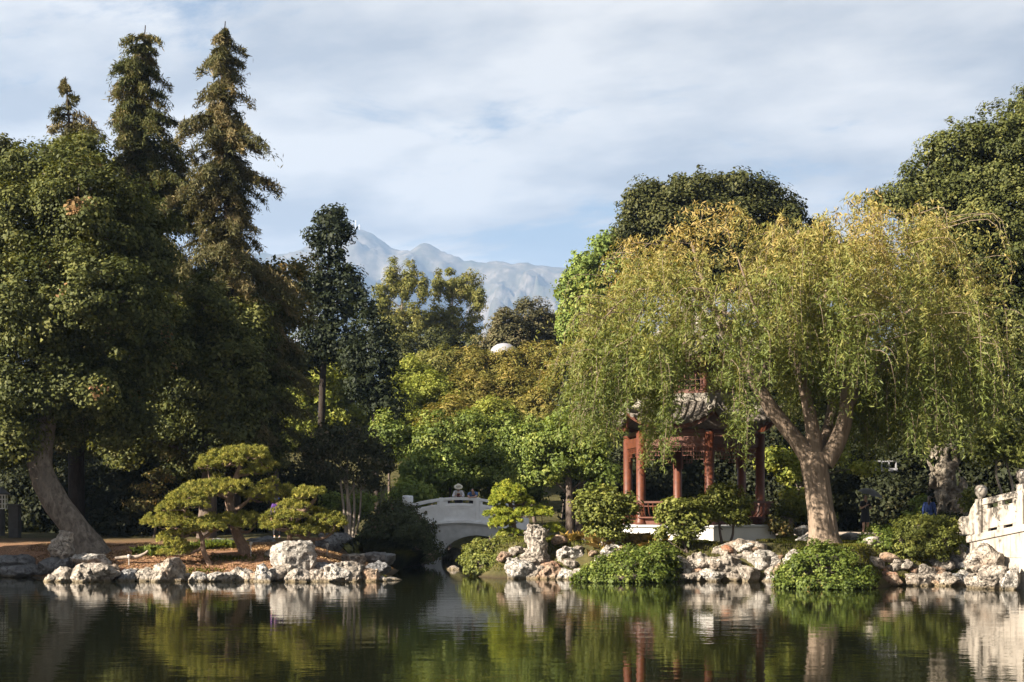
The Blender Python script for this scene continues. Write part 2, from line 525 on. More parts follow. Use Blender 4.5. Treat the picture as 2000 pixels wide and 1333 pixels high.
# ------------------------------------------------------------------ the setting: ground, pond, path, mountain
POND = np.array([(-60, 5), (-60, 52.5), (-30, 52.0), (-17.4, 51.0), (-15.9, 48.6), (-15.2, 47.9), (-10, 47.9), (-4.9, 47.9), (-4.4, 49.5), (-4.3, 53),
                 (-4.4, 58), (-3.7, 62), (-3.4, 66), (-3.8, 74), (0.6, 74), (0.3, 66), (0.2, 62), (-0.8, 58), (-1.7, 54.5), (-1.2, 51), (-0.5, 50.1), (2, 49.6),
                 (5.6, 48.3), (8.9, 48.0), (9.2, 46.0), (9.6, 44.3), (11.2, 43.8), (12.0, 45.2), (14.2, 45.9), (15.0, 45.3), (17.5, 45.0), (26, 38), (60, 30), (60, 5)], float)


def pond_sd(x, y):
    """Signed distance to the pond's edge: negative over water."""
    x = np.asarray(x, float).ravel()
    y = np.asarray(y, float).ravel()
    d = np.full(len(x), 1e9)
    ins = np.zeros(len(x), bool)
    n = len(POND)
    for i in range(n):
        a, b = POND[i], POND[(i + 1) % n]
        e = b - a
        t = np.clip(((x - a[0]) * e[0] + (y - a[1]) * e[1]) / (e @ e), 0, 1)
        d = np.minimum(d, (x - a[0] - t * e[0]) ** 2 + (y - a[1] - t * e[1]) ** 2)
        c = (a[1] > y) != (b[1] > y)
        with np.errstate(divide='ignore', invalid='ignore'):
            xi = a[0] + (y - a[1]) / (b[1] - a[1] + 1e-12) * e[0]
        ins ^= c & (x < xi)
    d = np.sqrt(d)
    return np.where(ins, -d, d)


def ground(x, y):
    x = np.asarray(x, float)
    y = np.asarray(y, float)
    shp = np.broadcast(x, y).shape
    X = np.broadcast_to(x, shp).ravel()
    Y = np.broadcast_to(y, shp).ravel()
    sd = pond_sd(X, Y)
    right = sm(-3.5, 0.5, X)
    slope = 0.27 + right * 1.15
    P = (0.80 + 0.04 * np.clip(Y - 50, 0, 12)) * (1 - right) + 1.25 * right
    P = P + 6.0 * sm(74, 110, Y) * sm(45, 15, np.abs(X + 2)) + 1.2 * sm(74, 120, Y)
    h = np.where(sd < 0, np.maximum(-0.9, sd * 0.7), np.minimum(P, 0.02 + np.clip(sd, 0, None) * slope))
    near = Y < 30
    h = np.where(near & (sd >= 0), np.minimum(1.0, 0.05 + sd * 0.8), h)
    bump = 0.05 * (vnoise(np.column_stack((X * 0.9, Y * 0.9, X * 0)), 3) - 0.5) + 0.4 * sm(80, 140, Y) * (vnoise(np.column_stack((X * 0.1, Y * 0.1, X * 0)), 4) - 0.5)
    h = h + np.where(sd > 0.4, bump, 0)
    return h.reshape(shp) if shp else float(h[0])


def gz(x, y):
    return float(ground(np.array([x]), np.array([y]))[0])


def grid_mesh(name, xs, ys, zf, mat, smooth=True):
    X, Y = np.meshgrid(xs, ys)
    Z = zf(X.ravel(), Y.ravel())
    V = np.column_stack((X.ravel(), Y.ravel(), Z))
    nx, ny = len(xs), len(ys)
    i = np.arange((nx - 1) * (ny - 1))
    r, c = i // (nx - 1), i % (nx - 1)
    q = r * nx + c
    F = np.stack((q, q + 1, q + nx + 1, q + nx), 1)
    return link_mesh(name, raw_mesh(name, V, F, smooth), mat), V


m, t = new_mat('ground_soil')
geo = t.n('ShaderNodeNewGeometry')
xyz = t.n('ShaderNodeSeparateXYZ', None, i0=(geo, 'Position'))
n = t.n('ShaderNodeTexNoise', None, Vector=(geo, 'Position'), Scale=3.0, Detail=8.0, Roughness=0.7)
nf = t.n('ShaderNodeTexNoise', None, Vector=(geo, 'Position'), Scale=22.0, Detail=5.0, Roughness=0.7)
mulch = t.ramp(nf, [(0.32, (0.055, 0.028, 0.016)), (0.5, (0.23, 0.125, 0.072)), (0.68, (0.46, 0.30, 0.19))])
soil = t.ramp(n, [(0.35, (0.035, 0.035, 0.014)), (0.65, (0.085, 0.075, 0.030))])
side = t.n('ShaderNodeMapRange', None, Value=t.math('ADD', (xyz, 0), t.math('MULTIPLY', n, 1.5)), i1=-4.5, i2=-3.0, i3=0.0, i4=1.0)
back = t.n('ShaderNodeMapRange', None, Value=(xyz, 1), i1=55.0, i2=60.0, i3=0.0, i4=1.0)
fac = t.math('MAXIMUM', side, back)
c = t.mix(fac, mulch, soil)
mud = t.n('ShaderNodeMapRange', None, Value=(xyz, 2), i1=0.02, i2=0.15, i3=1.0, i4=0.0)
c = t.mix(mud, c, (0.045, 0.035, 0.020))
p = t.n('ShaderNodeBsdfPrincipled', None, Roughness=0.95, Specular_IOR_Level=0.1)
t.link(c, 2, p, 'Base Color')
b = t.n('ShaderNodeBump', None, Strength=0.8, Distance=0.05, Height=nf)
t.link(b, 0, p, 'Normal')
out(t, p)

xs = np.concatenate((-np.geomspace(9000, 45, 26), np.arange(-42, 42.01, 0.42), np.geomspace(45, 9000, 26)))
ys = np.concatenate((np.array([-400, -150, -60, -25, -10]), np.arange(-4, 34, 1.5), np.arange(34, 80, 0.36), np.geomspace(81, 9000, 50)))
g, _ = grid_mesh('ground', xs, ys, ground, MATS['ground_soil'])
tag(g, 'brown mulch and dark soil banks rising around the pond', 'ground', kind='structure')

# pond surface
m, t = new_mat('pond_water')
geo = t.n('ShaderNodeNewGeometry')
mp = t.n('ShaderNodeMapping', None, Vector=(geo, 'Position'), Scale=(0.55, 1.0, 1.0))
na = t.n('ShaderNodeTexNoise', None, Vector=mp, Scale=1.6, Detail=3.0, Roughness=0.5)
nb = t.n('ShaderNodeTexNoise', None, Vector=mp, Scale=6.0, Detail=3.0, Roughness=0.55)
calm = t.n('ShaderNodeTexNoise', None, Vector=(geo, 'Position'), Scale=0.10, Detail=2.0)
amp = t.n('ShaderNodeMapRange', None, Value=calm, i1=0.35, i2=0.65, i3=0.5, i4=1.3)
h = t.math('MULTIPLY', t.math('ADD', na, t.math('MULTIPLY', nb, 0.22)), amp)
b = t.n('ShaderNodeBump', None, Strength=1.0, Distance=0.0065, Height=h)
p = t.n('ShaderNodeBsdfPrincipled', None, Base_Color=(0.006, 0.007, 0.003), Roughness=0.015, IOR=1.333)
t.link(b, 0, p, 'Normal')
out(t, p)
V = np.array([(-90, -30, 0), (90, -30, 0), (90, 76, 0), (-90, 76, 0)], float)
wtr = link_mesh('water', raw_mesh('water', V, np.array([[0, 1, 2, 3]])), MATS['pond_water'])
tag(wtr, 'dark green still pond with mirrored shore and fine ripples', 'pond', kind='structure')

# path behind the willow
px_, py_ = np.arange(10.5, 30, 0.6), np.arange(57.2, 66.4, 0.5)
pth, _ = grid_mesh('path', px_, py_, lambda x, y: ground(x, y) + 0.045, MATS['path_paving'])
tag(pth, 'paved garden path in shade behind the willow', 'path', kind='structure')

# mountain
m, t = new_mat('mountain_rock')
geo = t.n('ShaderNodeNewGeometry')
n = t.n('ShaderNodeTexNoise', None, Vector=(geo, 'Position'), Scale=0.006, Detail=9.0, Roughness=0.7)
n2 = t.n('ShaderNodeTexNoise', None, Vector=(geo, 'Position'), Scale=0.022, Detail=6.0, Roughness=0.7)
c = t.ramp(t.math('ADD', t.math('MULTIPLY', n, 0.6), t.math('MULTIPLY', n2, 0.4)), [(0.36, (0.030, 0.040, 0.024)), (0.50, (0.085, 0.075, 0.055)), (0.62, (0.19, 0.165, 0.14))])
p = t.n('ShaderNodeBsdfPrincipled', None, Base_Color=c, Roughness=0.95, Specular_IOR_Level=0.0)
out(t, p)
RX = np.array([-400, 0, 300, 480, 560, 610, 650, 690, 722, 762, 800, 826, 852, 912, 962, 1020, 1062, 1100, 1160, 1300, 1500, 1800, 2400], float)
RY = np.array([560, 520, 505, 490, 487, 462, 447, 437, 450, 478, 483, 472, 481, 510, 515, 517, 525, 524, 530, 520, 500, 520, 560], float)
DM = 7000.0


def mountain(x, y):
    px = 1000 + x / DM * FPX
    ridge = CAMZ + (HOR - np.interp(px, RX, RY)) / FPX * DM
    pos = np.column_stack((x, y, x * 0))
    wob = fbm(pos * 0.0011, 41, 4)
    yr = DM + 260 * wob
    u = np.where(y < yr, (y - 4700) / (yr - 4700), 1 - (y - yr) / 1500)
    u = np.clip(u, 0, 1)
    gul = np.abs(fbm(np.column_stack((x * 0.0032, y * 0.0014, x * 0)), 12, 5))
    fine = fbm(pos * 0.012, 23, 4)
    k = np.clip(np.minimum(u, 1 - u + 0.03) * 6, 0, 1) * np.clip((1 - u) * 5 + 0.10, 0, 1)
    return ridge * (u ** 0.85) - 480 * gul * k + 130 * fine * k + 14 * fine + 55 * fbm(pos * 0.03, 29, 3) * k


mt, _ = grid_mesh('mountain', np.arange(-3000, 2601, 17.0), np.concatenate((np.arange(4700, 7500, 24.0), np.arange(7500, 8300, 120.0))), mountain, MATS['mountain_rock'], smooth=False)
tag(mt, 'hazy blue bare mountain range beyond the garden', 'mountain', kind='structure')

# air between the garden and the mountain
m, t = new_mat('haze_air')
pv = t.n('ShaderNodeVolumePrincipled', None, Color=(0.43, 0.64, 1.0), Density=0.000108, Anisotropy=0.15)
o = t.n('ShaderNodeOutputMaterial')
t.link(pv, 0, o, 'Volume')
hb = MB()
hb.box((0, 4300, 700), (19000, 9600, 1404.2))
hz = hb.build('haze', MATS['haze_air'])
tag(hz, 'pale blue haze in the air', 'haze', kind='stuff')

# ------------------------------------------------------------------ foliage
def quads(C, N, L, W, rng, axis=None, fold=0.0):
    """Leaf quads (rhombs) at C with normals N, length L, width W -> V, F."""
    n = len(C)
    N = N / (np.linalg.norm(N, axis=1)[:, None] + 1e-9)
    A = rng.normal(size=(n, 3)) if axis is None else axis
    A = A - N * np.sum(A * N, axis=1)[:, None]
    A /= np.linalg.norm(A, axis=1)[:, None] + 1e-9
    B = np.cross(N, A)
    L = (L * np.ones(n))[:, None]
    W = (W * np.ones(n))[:, None]
    V = np.empty((n, 4, 3))
    V[:, 0] = C - A * L * 0.5
    V[:, 1] = C + B * W * 0.5 - A * L * 0.05
    V[:, 2] = C + A * L * 0.5
    V[:, 3] = C - B * W * 0.5 - A * L * 0.05
    if fold:
        V[:, 1] += N * W * fold
        V[:, 3] += N * W * fold
    return V.reshape(-1, 3), np.arange(n * 4).reshape(n, 4)


def dirs(rng, n):
    v = rng.normal(size=(n, 3))
    return v / np.linalg.norm(v, axis=1)[:, None]


def lobes3(lobes, d):
    """[(px, py, rx, ry[, dy[, ry_depth]])] at distance d -> list of (centre, radii) in metres."""
    res = []
    for l in lobes:
        px, py, rx, ry = l[:4]
        dy = l[4] if len(l) > 4 else 0.0
        s = FPX / (d + dy)
        rx, rz = rx / s, ry / s
        rd = l[5] if len(l) > 5 else 0.85 * (rx * 0.75 + rz * 0.25)
        res.append((at(px, py, d + dy), np.array((rx, rd, rz))))
    return res


def crown_arrays(L3, leaf, clump, cov, seed, shape=0.5, up=0.35, fill=0.35, lift=0.0, zcut=None, drop=None, tintfn=None):
    """Leaves in clumps through the lobes. leaf=(length,width), clump = clump radius in m, cov = leaf layers."""
    rng = np.random.default_rng(seed)
    Cs, Ns, Ts = [], [], []
    la = 0.5 * leaf[0] * leaf[1]
    for c, r in L3:
        area = 4 * math.pi * (((r[0] * r[1]) ** 1.6 + (r[0] * r[2]) ** 1.6 + (r[1] * r[2]) ** 1.6) / 3) ** (1 / 1.6)
        ncl = max(5, int(area / (clump * clump * 1.5) * (1 + fill)))
        D = dirs(rng, ncl)
        rad = np.where(rng.random(ncl) < 1 / (1 + fill), rng.uniform(0.72, 1.08, ncl), rng.uniform(0.2, 0.75, ncl))
        rad = rad * (1 + 0.36 * fbm(D * 2.1 + c * 0.37, seed, 3))
        csz = clump * np.clip(rng.lognormal(-0.08, 0.42, ncl), 0.35, 1.9)
        stray = (rng.random(ncl) < 0.09) & (D[:, 2] > -0.3)
        rad = np.where(stray, rng.uniform(1.06, 1.30, ncl), rad)
        csz = np.where(stray, csz * 0.42, csz)
        cc = c + D * r * rad[:, None]
        ct = rng.random(ncl)
        nl = max(4, int(cov * math.pi * clump * clump / la * 0.33))
        k = np.repeat(np.arange(ncl), (nl * (csz / clump) ** 2).astype(int) + 2)
        off = dirs(rng, len(k)) * (rng.random(len(k)) ** 0.45)[:, None]
        off[:, 2] *= 0.72
        P = cc[k] + off * csz[k][:, None]
        nrm = off * 0.8 + D[k] * 0.5 + np.array((0, 0, up)) + rng.normal(size=(len(k), 3)) * 0.42
        if drop is not None:
            P[:, 2] -= drop * rng.random(len(k)) ** 2
        tt = np.clip(0.50 * ct[k] + 0.5 * rng.random(len(k)) ** 1.3, 0, 1)
        Cs.append(P); Ns.append(nrm); Ts.append(tt)
    C, N, T = np.concatenate(Cs), np.concatenate(Ns), np.concatenate(Ts)
    if zcut is not None:
        keep = C[:, 2] > zcut
        C, N, T = C[keep], N[keep], T[keep]
    if tintfn is not None:
        T = np.clip(tintfn(C, T, rng), 0, 1)
    sc = np.clip(rng.lognormal(-0.05, 0.33, len(C)), 0.4, 1.9)
    V, F = quads(C, N, leaf[0] * sc, leaf[1] * sc, rng, fold=0.18)
    return V, F, T


NLEAF = [0]


def crown(name, parent, mat, L3, leaf, clump, cov, seed, **kw):
    V, F, T = crown_arrays(L3, leaf, clump, cov, seed, **kw)
    NLEAF[0] += len(F)
    return link_mesh(name, raw_mesh(name, V, F, facs=T), MATS[mat], parent)


def limbs(name, parent, mat, chains, n=9, rough=0.12, seed=0, m=5):
    """chains: list of lists of (x, y, z, r) -> one bark mesh."""
    Vs, Fs, o = [], [], 0
    for k, ch in enumerate(chains):
        q = spline(np.array(ch, float), m)
        q[:, 3] = np.maximum(q[:, 3], 0.004)
        nn = n if q[0, 3] > 0.06 else 6
        V, F = tube_arrays(q[:, :3], q[:, 3], nn, rough if q[0, 3] > 0.06 else 0.0, seed + k)
        Vs.append(V); Fs.append(F + o); o += len(V)
    me = raw_mesh(name, np.concatenate(Vs), np.concatenate(Fs), True)
    return link_mesh(name, me, MATS[mat], parent)


def chain_px(pts, d):
    """[(px, py, width_px[, dy])] -> (x,y,z,r) chain."""
    res = []
    for q in pts:
        dd = d + (q[3] if len(q) > 3 else 0.0)
        p = at(q[0], q[1], dd)
        res.append((*p, q[2] * 0.5 * dd / FPX))
    return res


def auto_limbs(trunk, L3, rng, rmax=0.10, frac=0.85, twigs=3):
    """Limbs from the trunk chain to each lobe, forked inside the lobe."""
    T = spline(np.array(trunk, float), 8)
    chains = []
    for c, r in L3:
        below = T[T[:, 2] < c[2] - 0.15 * r[2]]
        if len(below) == 0:
            below = T[:1]
        dd = np.linalg.norm(below[:, :3] - c, axis=1) + 0.8 * np.abs(below[:, 2] - c[2] + 0.9)
        s = below[np.argmin(dd)]
        r0 = min(rmax, s[3] * 0.6)
        mid = s[:3] * 0.5 + c * 0.5 + np.array((0, 0, 0.12 * np.linalg.norm(c - s[:3]))) + rng.normal(size=3) * 0.12
        chains.append([(*s[:3], r0), (*mid, r0 * 0.7), (*c, r0 * 0.42)])
        for _ in range(twigs):
            e = c + dirs(rng, 1)[0] * r * frac
            m2 = c * 0.55 + e * 0.45 + rng.normal(size=3) * 0.1
            chains.append([(*(mid * 0.25 + c * 0.75), r0 * 0.42), (*m2, r0 * 0.26), (*e, r0 * 0.10)])
    return chains


def broadleaf(name, label, cat, d, lobes, mat, leaf=(0.14, 0.085), clump=0.45, cov=3.0, seed=1, bark='dark_bark', trunk=None, group=None,
              base=None, tw=0.35, crown_name='crown', limb_r=0.10, twigs=3, **kw):
    """Tree or shrub from lobes given at their own distance; trunk from ground(base px) up, limbs to each lobe."""
    rng = np.random.default_rng(seed + 1000)
    L3 = lobes3(lobes, d)
    if trunk is None:
        cxm = np.average([c[0] for c, r in L3], weights=[r[0] for c, r in L3])
        cym = np.average([c[1] for c, r in L3])
        ztop = max(c[2] for c, r in L3)
        bx = cxm if base is None else at(base, HOR, d)[0]
        z0 = gz(bx, cym) - 0.1
        trunk = [(bx, cym, z0, tw * 1.25), (bx + 0.3 * (cxm - bx) + rng.normal() * 0.1, cym, z0 + 0.35 * (ztop - z0), tw * 0.8), (cxm, cym, z0 + 0.75 * (ztop - z0), tw * 0.45), (cxm, cym, ztop, tw * 0.18)]
    root = empty(name, (trunk[0][0], trunk[0][1], trunk[0][2]), label, cat, group)
    limbs('trunk' if tw > 0.08 else 'stem', root, bark, [trunk] + auto_limbs(trunk, L3, rng, limb_r, twigs=twigs), seed=seed)
    crown(crown_name, root, mat, L3, leaf, clump, cov, seed, **kw)
    return root


def conifer(name, label, d, axis_px, prof, mat, seed, py0=900.0, dens=1.0, group=None, droop=0.35, out_px=(), spray=(0.24, 0.046)):
    """Tall drooping conifer. axis_px: [(py, px)], prof: [(py, half width px)] from the top down."""
    rng = np.random.default_rng(seed)
    s = FPX / d
    py = np.array([p[0] for p in prof], float)
    hw = np.array([p[1] for p in prof], float)
    ay = np.array([a[0] for a in axis_px], float)
    ax = np.array([a[1] for a in axis_px], float)
    top = py[0]
    bx = np.interp(py0, ay, ax)
    b3 = at(bx, HOR, d)
    z0 = gz(b3[0], d) - 0.1
    root = empty(name, (b3[0], d, z0), label, 'tree', group)
    H = at(0, top, d)[2] - z0
    tr = []
    for q in np.linspace(0, 1, 10):
        yy = py0 + (top - py0) * q
        pp = at(np.interp(yy, ay, ax), yy, d)
        tr.append((pp[0], d, z0 if q == 0 else pp[2], max(0.02, 0.36 * (1 - q) ** 0.9)))
    chains = [tr]
    C, N, A, T = [], [], [], []
    for _ in range(int(250 * dens)):
        u = rng.random() ** 0.8
        yy = top + 6 + (py0 - 60 - top) * u
        w0 = np.interp(yy, py, hw) / s
        a = rng.random() * 2 * math.pi
        lump = vnoise(np.array([[math.cos(a) * 1.6 + seed, math.sin(a) * 1.6, yy / 26.0]]), seed)[0]
        ln = w0 * np.clip(-0.05 + 1.75 * lump, 0.22, 1.35) * rng.uniform(0.6, 1.1) + 0.1
        o = at(np.interp(yy, ay, ax), yy, d)
        br_t = rng.random()
        dirv = np.array((math.cos(a), math.sin(a), 0))
        rise = rng.uniform(-0.05, 0.35)
        tt = np.linspace(0, 1, 7)
        path = o + np.outer(tt * ln, dirv)
        path[:, 2] += ln * (rise * tt - (rise + droop) * tt ** 2)
        chains.append([(*path[0], 0.05), (*path[3], 0.03), (*path[6], 0.010)])
        # sprays hanging off the branch
        ns = int(15 * ln) + 9
        k = rng.random(ns) ** 0.7
        pos = o + np.outer(k * ln, dirv)
        pos[:, 2] += ln * (rise * k - (rise + droop) * k ** 2)
        side = np.cross(dirv, (0, 0, 1.0))
        for _j in range(ns):
            m = rng.integers(10, 20)
            hang = rng.uniform(0.15, 0.95) * min(1.0, 0.40 + ln * 0.25)
            sv = side * rng.normal() * 0.40 + dirv * rng.uniform(0, 0.5) + np.array((0, 0, -0.6))
            q = np.linspace(0, 1, m)[:, None]
            pp = pos[_j] + q * sv * hang + rng.normal(size=(m, 3)) * 0.09 * min(1, ln)
            C.append(pp)
            A.append(sv + rng.normal(size=(m, 3)) * 0.45)
            N.append(rng.normal(size=(m, 3)) + np.array((0, 0, 0.5)) + dirv * 0.5)
            T.append(np.clip(0.55 * br_t + 0.45 * rng.random(m), 0, 1))
    C, N, A, T = map(np.concatenate, (C, N, A, T))
    sc = rng.uniform(0.6, 1.3, len(C))
    V, F = quads(C, N, spray[0] * sc, spray[1] * sc, rng, axis=A)
    NLEAF[0] += len(F)
    limbs('trunk', root, 'shaded_bark', chains, seed=seed, m=2)
    link_mesh('crown', raw_mesh('crown', V, F, facs=T), MATS[mat], root)
    return root


# ---- left side
trunk = chain_px([(184, 1090, 58), (150, 1040, 54), (112, 985, 50), (84, 930, 46), (76, 880, 46), (92, 800, 44), (115, 700, 40), (125, 560, 34), (130, 420, 20), (130, 330, 8)], 52.5)
trunk[0] = (*trunk[0][:2], 0.4, trunk[0][3] * 1.35)
root = empty('oak_tree', (trunk[0][0], trunk[0][1], 0.7), 'big leaning oak with a thick bare trunk on the left bank', 'tree')
OL = lobes3([(60, 345, 70, 60, 2), (145, 310, 60, 45, 3), (30, 450, 90, 85, 0), (165, 420, 105, 100, 0), (265, 480, 75, 105, 2), (60, 590, 100, 95, -1), (190, 590, 105, 105, -1),
             (280, 660, 70, 95, 2), (50, 735, 90, 80, -0.5), (165, 750, 85, 75, 0), (15, 850, 62, 62, 0), (235, 785, 65, 80, 2), (105, 845, 60, 40, 1.5), (-60, 620, 90, 160, 0), (-50, 420, 80, 80, 1)], 52)
rng0 = np.random.default_rng(5)
limbs('trunk', root, 'oak_bark', [trunk] + auto_limbs(trunk, OL, rng0, 0.16), n=26, rough=0.16, seed=3)
crown('crown', root, 'oak_leaf', OL, (0.13, 0.085), 0.50, 2.9, 11, up=0.5,
      tintfn=lambda C, T, rng: np.where(vnoise(C * 0.9 + 5, 77) > 0.915, 0.95 + 0.05 * T, np.minimum(T, 0.86)))

broadleaf('oak_tree', 'dark oak between the leaning oak and the brown conifer', 'tree', 59,
          [(335, 690, 85, 110), (430, 745, 90, 95), (395, 600, 62, 58, -1.5), (470, 650, 60, 70, 2), (300, 820, 70, 55), (425, 845, 80, 60), (250, 860, 50, 42, -1), (510, 770, 55, 90, 3), (500, 880, 60, 60, 3), (350, 900, 60, 40, 3)],
          'oak_leaf', (0.14, 0.09), 0.5, 2.7, 21, 'dark_bark', base=395, up=0.5, tintfn=lambda C, T, r: np.minimum(T, 0.86))
broadleaf('oak_tree', 'dark crown reaching in at the far left edge', 'tree', 64, [(-30, 330, 50, 60), (5, 300, 28, 25), (10, 370, 30, 40), (-60, 450, 70, 100), (-70, 650, 80, 120)],
          'dark_oak_leaf', (0.16, 0.10), 0.45, 2.2, 22, 'dark_bark', base=-60)
# an oak beyond the left edge of the frame, whose shade falls on the left bank
broadleaf('oak_tree', 'second oak outside the left edge of the view, farther back', 'tree', 57, [(-360, 720, 170, 130, 0, 3.4), (-330, 880, 190, 90, 0, 3.4), (-420, 620, 150, 110, 0, 3.0)],
          'dark_oak_leaf', (0.30, 0.20), 0.7, 2.2, 24, 'dark_bark', base=-340)
broadleaf('oak_tree', 'oak standing just outside the left edge of the view', 'tree', 47.5, [(-480, 830, 200, 110, 0, 3.2), (-560, 760, 160, 90, 0, 3.2), (-500, 930, 190, 70, 0, 3.0)],
          'dark_oak_leaf', (0.30, 0.20), 0.7, 2.2, 23, 'dark_bark', base=-500)

conifer('redwood_tree', 'short thin conifer tip rising above the leaning oak', 61, [(150, 128), (300, 140), (900, 150)],
        [(150, 2), (175, 14), (205, 42), (235, 44), (262, 55), (290, 40), (330, 60), (420, 80), (600, 95)], 'brown_needle', 31, dens=0.75, group='tall conifers behind the left bank')
conifer('redwood_tree', 'dense dark green conifer, the middle of three tall ones', 63, [(50, 284), (200, 272), (500, 285), (900, 290)],
        [(50, 10), (75, 34), (105, 52), (150, 60), (200, 72), (240, 84), (300, 96), (360, 102), (420, 104), (520, 114), (700, 125)], 'redwood_needle', 32, dens=2.0, group='tall conifers behind the left bank')
conifer('redwood_tree', 'brownish ragged conifer, right of the tall ones', 62, [(42, 440), (150, 432), (300, 437), (500, 450), (900, 455)],
        [(42, 4), (70, 26), (110, 40), (160, 50), (215, 52), (265, 88), (300, 70), (345, 90), (395, 118), (440, 98), (480, 124), (540, 120), (700, 120)], 'brown_needle', 33, dens=1.5, group='tall conifers behind the left bank')

broadleaf('copper_tree', 'tree with orange tinted leaves beside the slender dark tree', 'tree', 65,
          [(545, 545, 45, 38), (575, 605, 42, 38), (530, 640, 45, 48), (580, 522, 22, 18), (500, 700, 60, 60, 1), (555, 705, 35, 32), (480, 600, 50, 50, 2)], 'copper_leaf', (0.15, 0.09), 0.45, 2.3, 41, base=530, tw=0.25,
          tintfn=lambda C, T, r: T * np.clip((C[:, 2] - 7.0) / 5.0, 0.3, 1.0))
broadleaf('slender_tree', 'slender dark airy tree standing against the mountain', 'tree', 84,
          [(645, 425, 26, 24), (622, 462, 24, 26), (662, 462, 24, 26), (640, 505, 30, 20), (612, 552, 34, 26), (668, 548, 34, 32), (640, 602, 48, 40), (694, 590, 22, 38), (615, 668, 44, 40), (672, 668, 42, 42), (596, 715, 30, 20)],
          'slender_leaf', (0.20, 0.12), 0.42, 2.0, 42, trunk=chain_px([(628, 1010, 17), (627, 850, 15), (632, 700, 12), (641, 550, 8), (645, 415, 3)], 84), bark='shaded_bark', tw=0.2, limb_r=0.07)
broadleaf('slender_tree', 'smaller dark slender tree at the foot of the mountain', 'tree', 82,
          [(716, 600, 17, 25), (735, 645, 30, 38), (742, 705, 34, 42), (712, 755, 34, 30), (752, 785, 36, 36), (694, 700, 24, 34)], 'slender_leaf', (0.19, 0.11), 0.42, 2.1, 43, 'shaded_bark', base=738, tw=0.16, limb_r=0.06)
for i, (lb, mt_, lab) in enumerate([
        ([(575, 760, 50, 55), (625, 720, 45, 45), (560, 830, 55, 50), (610, 800, 50, 50)], 'lime_brush_leaf', 'sunlit yellow green tree seen through the gaps left of the slender trunk'),
        ([(665, 740, 55, 55), (705, 800, 60, 55), (660, 850, 55, 50), (720, 870, 55, 45)], 'lime_brush_leaf', 'sunlit yellow green tree glowing behind the smaller slender tree')]):
    broadleaf('garden_tree', lab, 'tree', 98 + 3 * i, lb, mt_, (0.22, 0.13), 0.6, 2.2, 45 + i, tw=0.2)

# understorey on the left: shaded shrubs
for i, (cx_, cy_, rx_, ry_, dd, lab) in enumerate([
        (255, 960, 55, 60, 62, 'dark shrub in deep shade behind the leaning trunk'), (345, 950, 55, 65, 65, 'dark shrub in deep shade left of the cloud pines'),
        (440, 950, 60, 75, 67, 'dark shrub in deep shade directly behind the tall cloud pine'), (535, 955, 55, 60, 68, 'dark shrub in deep shade above the right cloud pine'),
        (615, 960, 55, 60, 68, 'dark shrub in deep shade at the foot of the slender tree'), (60, 960, 70, 60, 68, 'dark shrub in deep shade beside the grey post'),
        (150, 960, 60, 70, 66, 'dark shrub in deep shade seen past the leaning trunk')]):
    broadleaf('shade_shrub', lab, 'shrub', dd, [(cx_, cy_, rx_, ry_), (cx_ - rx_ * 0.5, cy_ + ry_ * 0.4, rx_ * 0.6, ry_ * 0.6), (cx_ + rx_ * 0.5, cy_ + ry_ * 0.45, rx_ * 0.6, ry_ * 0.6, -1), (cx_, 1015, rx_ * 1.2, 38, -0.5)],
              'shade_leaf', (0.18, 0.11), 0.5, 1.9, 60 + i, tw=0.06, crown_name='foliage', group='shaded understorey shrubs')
broadleaf('understorey_shrub', 'faint yellowish shrub with layered sprays in the shade left of the pines', 'shrub', 60, [(295, 955, 30, 12), (285, 985, 34, 12), (310, 930, 24, 12)], 'copper_leaf', (0.13, 0.08), 0.25, 1.6, 71, tw=0.05, base=300, crown_name='foliage')
broadleaf('crape_myrtle', 'crape myrtle with thin pale stems and purplish dark leaves', 'tree', 61,
          [(640, 865, 46, 36), (692, 870, 52, 42), (738, 895, 36, 32), (655, 925, 40, 22), (716, 935, 30, 20), (610, 885, 28, 32)], 'myrtle_leaf', (0.13, 0.08), 0.38, 1.7, 72,
          bark='pale_bark', trunk=chain_px([(684, 1062, 7), (680, 1000, 6), (678, 930, 5), (680, 880, 3)], 61), tw=0.1, limb_r=0.035)
rt = bpy.data.objects['crape_myrtle']
limbs('stem', rt, 'pale_bark', [chain_px(q, 61) for q in ([(678, 1062, 6), (672, 1000, 5), (664, 930, 4)], [(688, 1062, 6), (692, 1000, 5), (690, 930, 4)], [(690, 1060, 5), (702, 1010, 4), (706, 940, 3)], [(682, 1062, 5), (684, 1000, 5), (672, 930, 3)])])
broadleaf('garden_shrub', 'small sunlit shrub glowing between the pale stems', 'shrub', 66, [(705, 985, 26, 24), (690, 1005, 20, 16), (650, 985, 22, 22)], 'bright_leaf', (0.14, 0.09), 0.3, 2.4, 73, tw=0.04, crown_name='foliage')
broadleaf('dark_bush', 'dense dark rounded bush at the left foot of the white bridge', 'shrub', 60.5, [(785, 1035, 56, 42), (745, 1055, 45, 35), (815, 1060, 30, 34), (765, 1010, 40, 25), (840, 1078, 18, 20, -1)], 'bush_leaf', (0.11, 0.07), 0.30, 3.2, 74, tw=0.05, crown_name='foliage', zcut=0.1)

